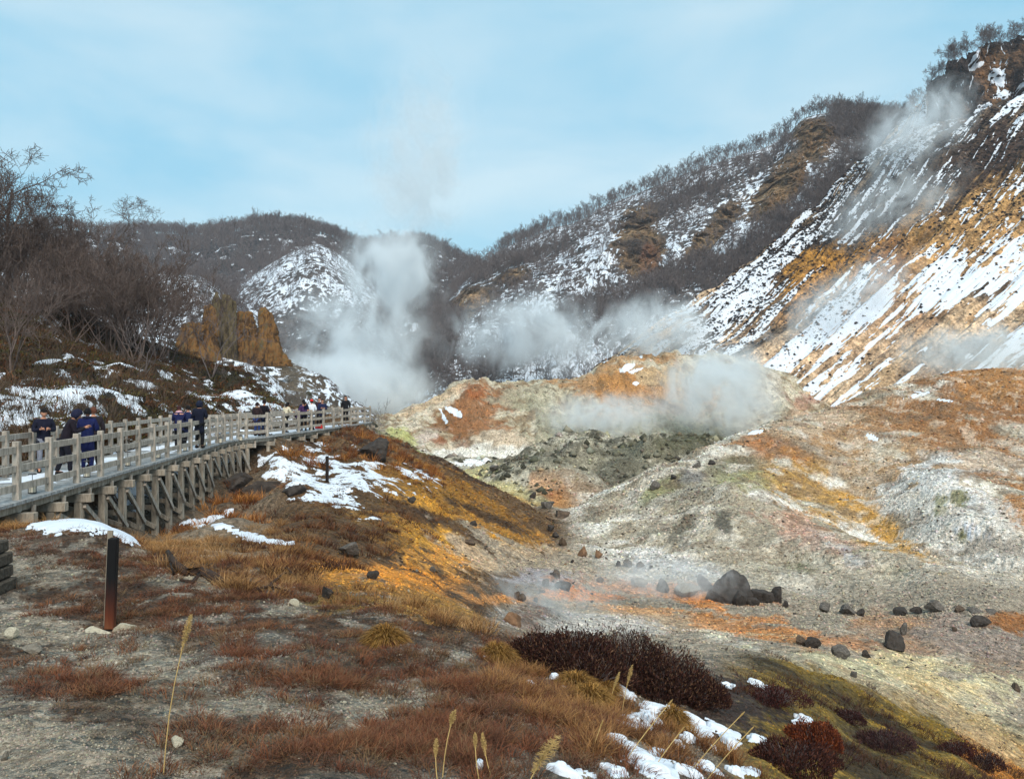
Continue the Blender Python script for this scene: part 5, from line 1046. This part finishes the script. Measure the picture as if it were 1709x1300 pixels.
#STAGE3
# ------------------------------------------------------------------ people
DG = bpy.context.evaluated_depsgraph_get
def skin_mesh(pos, edges, rad, root=0, sub=1):
    me = bpy.data.meshes.new('skin_tmp'); me.from_pydata([tuple(p) for p in pos], edges, []); o = bpy.data.objects.new('skin_tmp', me); COL.objects.link(o)
    md = o.modifiers.new('s', 'SKIN'); md.use_smooth_shade = True
    for i, d in enumerate(me.skin_vertices[0].data): r = rad[i]; d.radius = r if isinstance(r, tuple) else (r, r); d.use_root = (i == root)
    ms = o.modifiers.new('u', 'SUBSURF'); ms.levels = ms.render_levels = sub
    dg = bpy.context.evaluated_depsgraph_get(); out = bpy.data.meshes.new_from_object(o.evaluated_get(dg)); bpy.data.objects.remove(o); bpy.data.meshes.remove(me); return out
_cm = {}
def cloth(c, nm='cloth'):
    k = (tuple(c), nm)
    if k not in _cm: _cm[k] = plain_mat(nm, lin(c), .25, 14, .9, .2)
    return _cm[k]
M_skin = plain_mat('skin', lin((186, 134, 108)), .06, 10, .6, 0); M_eye = plain_mat('eye', (.01, .01, .01), .1, 4, .3, 0)
def head_mesh_into(bm, M, r):
    """sculpted head: skull, brow, nose, mouth, chin, ears, eyes; local front is -Y"""
    sp = bmesh.new(); bmesh.ops.create_uvsphere(sp, u_segments=20, v_segments=16, radius=1)
    for v in sp.verts:
        x, y, z = v.co; f = max(0, -y)
        x *= .78; y *= .95; z *= 1.18
        if z < -.2: x *= 1 - .34 * (-z - .2); y = y * (1 - .2 * (-z - .2)) if y > 0 else y
        if f > .6 and abs(v.co.x) < .3:
            if -.35 < v.co.z < .18: y -= .20 * (1 - abs(v.co.x) / .3) * (1 - abs(v.co.z + .12) / .32)
        if f > .5 and .1 < abs(v.co.x) < .5 and .02 < v.co.z < .25: y += .08
        if f > .5 and -.6 < v.co.z < -.42 and abs(v.co.x) < .32: y -= .04
        v.co = (x, y, z)
    for sx in (-1, 1): bmesh.ops.create_icosphere(sp, subdivisions=1, radius=1, matrix=Matrix.Translation((sx * .80, .05, -.05)) @ Matrix.Diagonal((.09, .16, .26, 1)))
    n0 = len(sp.faces)
    for sx in (-1, 1): bmesh.ops.create_icosphere(sp, subdivisions=1, radius=1, matrix=Matrix.Translation((sx * .28, -.84, .08)) @ Matrix.Diagonal((.10, .06, .06, 1)))
    bmesh.ops.create_icosphere(sp, subdivisions=1, radius=1, matrix=Matrix.Translation((0, -.90, -.48)) @ Matrix.Diagonal((.22, .05, .04, 1)))
    sp.faces.ensure_lookup_table()
    for f in sp.faces: f.material_index = 1 if f.index >= n0 or f.calc_center_median().y < -.86 and False else 0
    for i, f in enumerate(sp.faces):
        if i >= n0: f.material_index = 1
    bmesh.ops.transform(sp, matrix=M @ Matrix.Scale(r, 4), verts=sp.verts); t = bpy.data.meshes.new('t'); sp.to_mesh(t); sp.free(); bm.from_mesh(t); bpy.data.meshes.remove(t)
def person(px, Y, h, yaw, label, top=(20, 24, 40), legs=(24, 24, 30), hair=(22, 18, 18), lean=0, bow=0, arms='down', hood=None, hat=None, scarf=None, longhair=False, stride=.0, coat=.78, fur=None, group=None, turn=0):
    s = h / 1.72; e = empty('person', ((px - CX) / F * Y, Y, DZ + .01), R(yaw), label=label, cat='person', group=group); e.scale = (s, s, s)
    Rl = Matrix.Rotation(R(lean), 4, 'X'); piv = Vector((0, 0, .93)); T = Matrix.Translation(piv) @ Rl @ Matrix.Translation(-piv)
    up = lambda x, y, z: T @ Vector((x, y, z))
    P, E, RB = [], [], []
    def add(v, r, par=None):
        P.append(Vector(v)); RB.append(r)
        if par is not None: E.append((par, len(P) - 1))
        return len(P) - 1
    pel = add((0, 0, .93), (.14, .11)); wa = add(up(0, 0, 1.12), (.125, .10), pel); ch = add(up(0, .01, 1.33), (.155, .115), wa); nb = add(up(0, .01, 1.46), .062, ch); nt = add(up(0, -.01, 1.55), .055, nb)
    J = {}
    for sx in (-1, 1):
        hp = add((sx * .09, 0, .86), .085, pel); st = stride * sx; kn = add((sx * .10, -.05 + st * .5, .48), .058, hp); an = add((sx * .105, st + .02, .09), .042, kn); to = add((sx * .12, st - .15, .035), .036, an)
        sh = add(up(sx * .185, .01, 1.40), .06, ch)
        if arms == 'down': el, wr = up(sx * .25, .03, 1.13), up(sx * .25, -.05, .90)
        elif arms == 'front': el, wr = up(sx * .25, -.02, 1.14), up(sx * .09, -.27, 1.20)
        elif arms == 'phone': el, wr = up(sx * .23, -.12, 1.16), up(sx * .06, -.34, 1.40)
        else: el, wr = up(sx * .25, -.12, 1.16), Vector((sx * .2, -.42, 1.0 / s * 1.0))
        ei = add(el, .045, sh); wi = add(wr, .030, ei); J[sx] = (up(sx * .185, .01, 1.40), el, wr, (sx * .09, 0, .86), (sx * .10, -.05 + st * .5, .48), (sx * .105, st + .02, .09), (sx * .12, st - .15, .035))
    body = skin_mesh(P, E, RB)
    bm = bmesh.new(); bm.from_mesh(body); HM = T @ Matrix.Translation((0, -.02, 1.60)) @ Matrix.Rotation(R(bow), 4, 'X') @ Matrix.Rotation(R(turn), 4, 'Z') @ Matrix.Translation((0, 0, .025)); head_mesh_into(bm, HM, .098)
    for sx in (-1, 1):
        el, wr = J[sx][1], J[sx][2]; d = (wr - el).normalized(); u = d.cross(Vector((0, 1, .2))).normalized(); w = d.cross(u)
        mb = MB(); mb.tube([wr - d * .02, wr + d * .04, wr + d * .085], [.026, .036, .030], 8)
        for k in range(4):
            o_f = u * (k - 1.5) * .018; L = (.065, .075, .07, .055)[k]; a = wr + d * .08 + o_f; b = a + (d * .8 + w * .35) * L * .55; c = b + (d * .35 + w * .9) * L * .5; mb.tube([a, b, c], [.010, .009, .007], 5)
        a = wr + d * .03 + u * .03; mb.tube([a, a + (u * .7 + d * .6) * .04, a + (u * .4 + d * .8 + w * .4) * .065], [.012, .011, .008], 5)
        t = bpy.data.meshes.new('t'); mb.bm.to_mesh(t); mb.bm.free(); bm.from_mesh(t); bpy.data.meshes.remove(t)
    bm.to_mesh(body); bm.free(); body.materials.clear(); body.materials.append(M_skin); body.materials.append(M_eye); body.polygons.foreach_set('use_smooth', np.ones(len(body.polygons), bool)); link('body', body, e)
    # jacket
    P, E, RB = [], [], []
    hem = add((0, .0, coat), (.19, .15)); pel = add((0, 0, .93), (.185, .15), hem); wa = add(up(0, 0, 1.12), (.175, .145), pel); ch = add(up(0, .015, 1.33), (.20, .155), wa); nb = add(up(0, .01, 1.47), (.10, .095), ch)
    for sx in (-1, 1):
        a, b, c = J[sx][:3]; si = add(a, .088, ch); ei = add(b, .072, si); add(b.lerp(c, .93), .05, ei)
    jk = skin_mesh(P, E, RB, 1); jk.materials.append(cloth(top)); link('jacket', jk, e)
    P, E, RB = [], [], []; pel = add((0, 0, .92), (.155, .125))
    for sx in (-1, 1):
        hp = add(J[sx][3], .10, pel); kn = add(J[sx][4], .074, hp); add(Vector(J[sx][5]) + Vector((0, 0, -.01)), .062, kn)
    tr = skin_mesh(P, E, RB); tr.materials.append(cloth(legs)); link('trousers', tr, e)
    for sx in (-1, 1):
        a, t = Vector(J[sx][5]), Vector(J[sx][6]); sm_ = skin_mesh([a + Vector((0, .04, -.03)), a + Vector((0, -.02, -.045)), t], [(0, 1), (1, 2)], [(.062, .062), (.07, .065), (.058, .046)]); sm_.materials.append(cloth((16, 15, 16))); link('shoe', sm_, e)
    def cap(nm, mat, rx, ry, rz, off, cut, back=0):
        b2 = bmesh.new(); bmesh.ops.create_uvsphere(b2, u_segments=18, v_segments=14, radius=1)
        dl = [v for v in b2.verts if cut(v.co)]; bmesh.ops.delete(b2, geom=dl, context='VERTS')
        for v in b2.verts: k = 1 + .05 * math.sin(v.co.x * 9 + v.co.z * 7); v.co = Vector((v.co.x * rx * k, v.co.y * ry * k, v.co.z * rz)) + Vector(off)
        bmesh.ops.transform(b2, matrix=HM, verts=b2.verts); m_ = bpy.data.meshes.new(nm); b2.to_mesh(m_); b2.free(); m_.polygons.foreach_set('use_smooth', np.ones(len(m_.polygons), bool)); m_.materials.append(mat); link(nm, m_, e)
    cap('hair', cloth(hair, 'hair'), .096, .112, .130, (0, .012, .006), lambda c: (c.y < -.30 and c.z < .40) or c.z < (-.62 if not longhair else -.8))
    if longhair:
        lh = skin_mesh([HM @ Vector((0, .04, .06)), HM @ Vector((0, .08, -.1)), HM @ Vector((0, .07, -.30)), HM @ Vector((0, .05, -.40))], [(0, 1), (1, 2), (2, 3)], [(.08, .07), (.10, .06), (.09, .05), (.05, .03)]); lh.materials.append(cloth(hair, 'hair')); link('long_hair', lh, e)
    if hood: cap('hood', cloth(hood), .125, .135, .152, (0, .02, .0), lambda c: c.y < -.62 and c.z < .62 or c.z < -.85)
    if hat: cap('beanie', cloth(hat), .104, .118, .12, (0, .008, .035), lambda c: c.z < (-.05 if c.y > -.4 else .25))
    if scarf or fur: sc = skin_mesh([HM @ Vector((math.cos(a) * .10, math.sin(a) * .10 + .0, -.14)) for a in [k * math.pi / 5 for k in range(10)]], [(k, (k + 1) % 10) for k in range(10)], [.045] * 10); sc.materials.append(cloth(scarf or fur)); link('scarf' if scarf else 'collar', sc, e)
    return e
NV, BK_, BL = (20, 22, 40), (16, 16, 20), (20, 28, 74)
person(73, 19.3, 1.56, 38, 'young man in dark quilted jacket and grey trousers, head bowed, leftmost on the boardwalk', NV, (120, 124, 136), arms='front', bow=24, coat=.86)
person(107, 18.7, 1.60, 128, 'stooping person in a black hooded coat, left of the royal blue coat', (26, 20, 30), (20, 20, 30), hood=(26, 28, 52), lean=24, bow=16, arms='phone', stride=.14, coat=.72)
person(146, 19.6, 1.56, 190, 'person in a long royal blue coat with dark hair seen from behind', BL, BL, hair=(18, 16, 20), arms='front', coat=.55, fur=(24, 24, 46), bow=8)
person(156, 20.6, 1.58, 220, 'brown haired person half hidden behind the blue coat', (40, 34, 40), BK_, hair=(92, 56, 42), arms='down')
person(299, 27.2, 1.52, 205, 'person in a navy jacket with a pink scarf leaning toward a phone', (20, 24, 64), BK_, hair=(58, 34, 34), lean=14, arms='phone', scarf=(214, 168, 178))
person(313, 28.0, 1.50, 180, 'dark haired person in a navy coat in the middle of the trio', (24, 34, 70), BK_, arms='front', lean=6, coat=.6)
person(333, 27.7, 1.66, 185, 'tall hooded person in a long black coat at the right of the trio', (18, 22, 40), BK_, hood=(22, 28, 48), arms='front', coat=.5)
person(429, 35.4, 1.52, 170, 'person in a dark brown coat with tan scarf and blue jeans', (44, 30, 32), (40, 60, 110), hair=(36, 24, 24), arms='front', scarf=(150, 118, 96), turn=10)
person(441, 35.9, 1.62, 160, 'person in a black coat beside the one in blue jeans', (22, 18, 26), (46, 58, 90), hair=(30, 20, 22), arms='front')
person(476, 38.6, 1.50, 150, 'long haired person in a cream coat leaning over the rail', (206, 196, 170), BK_, longhair=True, lean=16, arms='rail', coat=.6)
person(497, 40.2, 1.58, 120, 'person in a purple and brown jacket bending forward', (62, 38, 78), BK_, lean=32, arms='phone', bow=10)
person(507, 40.6, 1.60, 200, 'dark haired person in a navy jacket next to the bending one', (24, 30, 58), BK_, arms='front', bow=10)
person(520, 41.3, 1.58, 185, 'person in a white jacket and red beanie', (222, 228, 236), (60, 58, 66), hat=(196, 34, 30), arms='front')
person(538, 43.2, 1.60, 20, 'black haired person in a navy jacket right of the red beanie', (26, 34, 66), BK_, arms='front', bow=8)
person(533, 46.2, 1.66, 10, 'person in a dark maroon jacket standing farther back behind the red beanie', (50, 30, 36), BK_, hat=(24, 22, 26), arms='down')
person(577, 49.2, 1.74, 0, 'person all in black with a beanie, farthest along the boardwalk', (20, 20, 26), BK_, hat=(14, 14, 18), arms='down')
# red bag on the deck
p = Vector(((532 - CX) / F * 42.2, 42.2, DZ + .02)); e = empty('bag', p, R(20), label='red bag lying on the deck beside the red beanie visitor', cat='bag')
MB().box((0, 0, .12), (.42, .2, .22), None, .82).build('bag_body', cloth((190, 40, 40)), e, .03); MB().tube([(-.12, 0, .22), (-.08, 0, .34), (.08, 0, .34), (.12, 0, .22)], [.012] * 4, 6).build('handle', cloth((60, 20, 20)), e)

# ------------------------------------------------------------------ air
hz = bpy.data.materials.new('air'); hz.use_nodes = True; hz.node_tree.nodes.clear(); ho = hz.node_tree.nodes.new('ShaderNodeOutputMaterial'); hv = hz.node_tree.nodes.new('ShaderNodeVolumePrincipled')
hv.inputs['Color'].default_value = (.80, .88, 1.0, 1); hv.inputs['Density'].default_value = 0.00018; hz.node_tree.links.new(hv.outputs[0], ho.inputs['Volume'])
MB().box((0, 250, 88), (1400, 1100, 230)).build('haze', hz, None, kind='stuff', label='thin cold haze filling the valley', cat='haze')
# ------------------------------------------------------------------ steam
def steam_mat(name, dens, scale, lo, hi, stretch, off):
    m = bpy.data.materials.new(name); m.use_nodes = True; n = m.node_tree.nodes; l = m.node_tree.links; n.clear(); o = n.new('ShaderNodeOutputMaterial'); v = n.new('ShaderNodeVolumePrincipled'); l.new(v.outputs[0], o.inputs['Volume'])
    v.inputs['Color'].default_value = (.945, .98, 1.0, 1); v.inputs['Anisotropy'].default_value = .1
    t = n.new('ShaderNodeTexCoord'); ln = n.new('ShaderNodeVectorMath'); ln.operation = 'LENGTH'; l.new(t.outputs['Object'], ln.inputs[0])
    g = n.new('ShaderNodeNewGeometry'); mp_ = n.new('ShaderNodeMapping'); mp_.inputs['Scale'].default_value = stretch; mp_.inputs['Location'].default_value = off; l.new(g.outputs['Position'], mp_.inputs[0])
    q = nnoise(n, l, scale, 7, .66, mp_.outputs[0], 1.3)
    fo = n.new('ShaderNodeMapRange'); fo.interpolation_type = 'SMOOTHSTEP'; l.new(ln.outputs['Value'], fo.inputs[0]); fo.inputs[1].default_value = 1.0; fo.inputs[2].default_value = .35; 
    mr = n.new('ShaderNodeMapRange'); mr.interpolation_type = 'SMOOTHSTEP'; 
    sb = n.new('ShaderNodeMath'); sb.operation = 'MULTIPLY_ADD'; l.new(fo.outputs[0], sb.inputs[0]); sb.inputs[1].default_value = .10; l.new(q.outputs['Fac'], sb.inputs[2])
    l.new(sb.outputs[0], mr.inputs[0]); mr.inputs[1].default_value = lo; mr.inputs[2].default_value = hi
    m1 = n.new('ShaderNodeMath'); m1.operation = 'MULTIPLY'; l.new(fo.outputs[0], m1.inputs[0]); l.new(mr.outputs[0], m1.inputs[1]); m2 = n.new('ShaderNodeMath'); m2.operation = 'MULTIPLY'; m2.inputs[1].default_value = dens; l.new(m1.outputs[0], m2.inputs[0]); l.new(m2.outputs[0], v.inputs['Density']); return m
def steam(px, py, Y, rx, ry, rd, dens, label, rot=0, lo=.46, hi=.8, sc=None):
    k = Y / F; bm = bmesh.new(); bmesh.ops.create_icosphere(bm, subdivisions=3, radius=1); me = bpy.data.meshes.new('steam'); bm.to_mesh(me); bm.free()
    me.materials.append(steam_mat('steam', dens, sc or 1.7 / (min(rx, ry) * k), lo, hi, (1, 1, .75), (px, 0, 0)))
    o = link('steam', me, None, world_pt(px, py, Y), label=label, cat='steam', kind='stuff'); o.scale = (rx * k, rd, ry * k); o.rotation_euler = (0, R(rot), 0); return o
steam(572, 655, 150, 190, 80, 24, 0.50, 'dense white steam boiling up behind the boardwalk end', lo=0.46, hi=0.71)
steam(600, 565, 155, 160, 130, 22, 0.26, 'rising middle of the big steam column behind the boardwalk', rot=12, lo=0.52, hi=0.75)
steam(655, 455, 165, 120, 110, 20, 0.26, 'top of the big steam column against the dark hills', lo=0.52, hi=0.75)
steam(700, 260, 172, 120, 210, 20, 0.10, 'thin wisps of steam rising against the sky', lo=0.52, hi=0.71)
steam(1195, 655, 122, 130, 110, 10, 0.44, 'thick steam in the basin in front of the brown mound', lo=0.48, hi=0.71)
steam(1010, 695, 122, 160, 56, 9, 0.26, 'thin steam drifting between the two central mounds', lo=0.48, hi=0.71)
steam(1100, 550, 172, 120, 75, 12, 0.27, 'steam at the foot of the big snowy slope', lo=0.48, hi=0.71)
steam(900, 560, 185, 210, 95, 14, 0.20, 'faint steam drifting before the wooded hillside', lo=0.49, hi=0.71)
steam(1530, 215, 205, 140, 80, 16, 0.15, 'steam drifting under the highest cliff', rot=-35, lo=0.49, hi=0.73)
steam(1490, 350, 195, 170, 90, 12, 0.12, 'faint steam over the upper snowy slope', rot=-30, lo=0.49, hi=0.73)
steam(1640, 585, 118, 210, 62, 10, 0.22, 'low steam at the foot of the slope near the right edge', lo=0.48, hi=0.73)
steam(1400, 510, 170, 190, 80, 10, 0.13, 'thin mist across the middle of the snowy slope', rot=-30, lo=0.48, hi=0.73)
steam(1110, 965, 29, 190, 50, 2.0, 0.85, 'low steam drifting over the stream bed left of the boulders', lo=0.49, hi=0.75)
steam(900, 1000, 24, 190, 60, 2.0, 0.60, 'thin mist over the grey mud mounds', lo=0.49, hi=0.73)
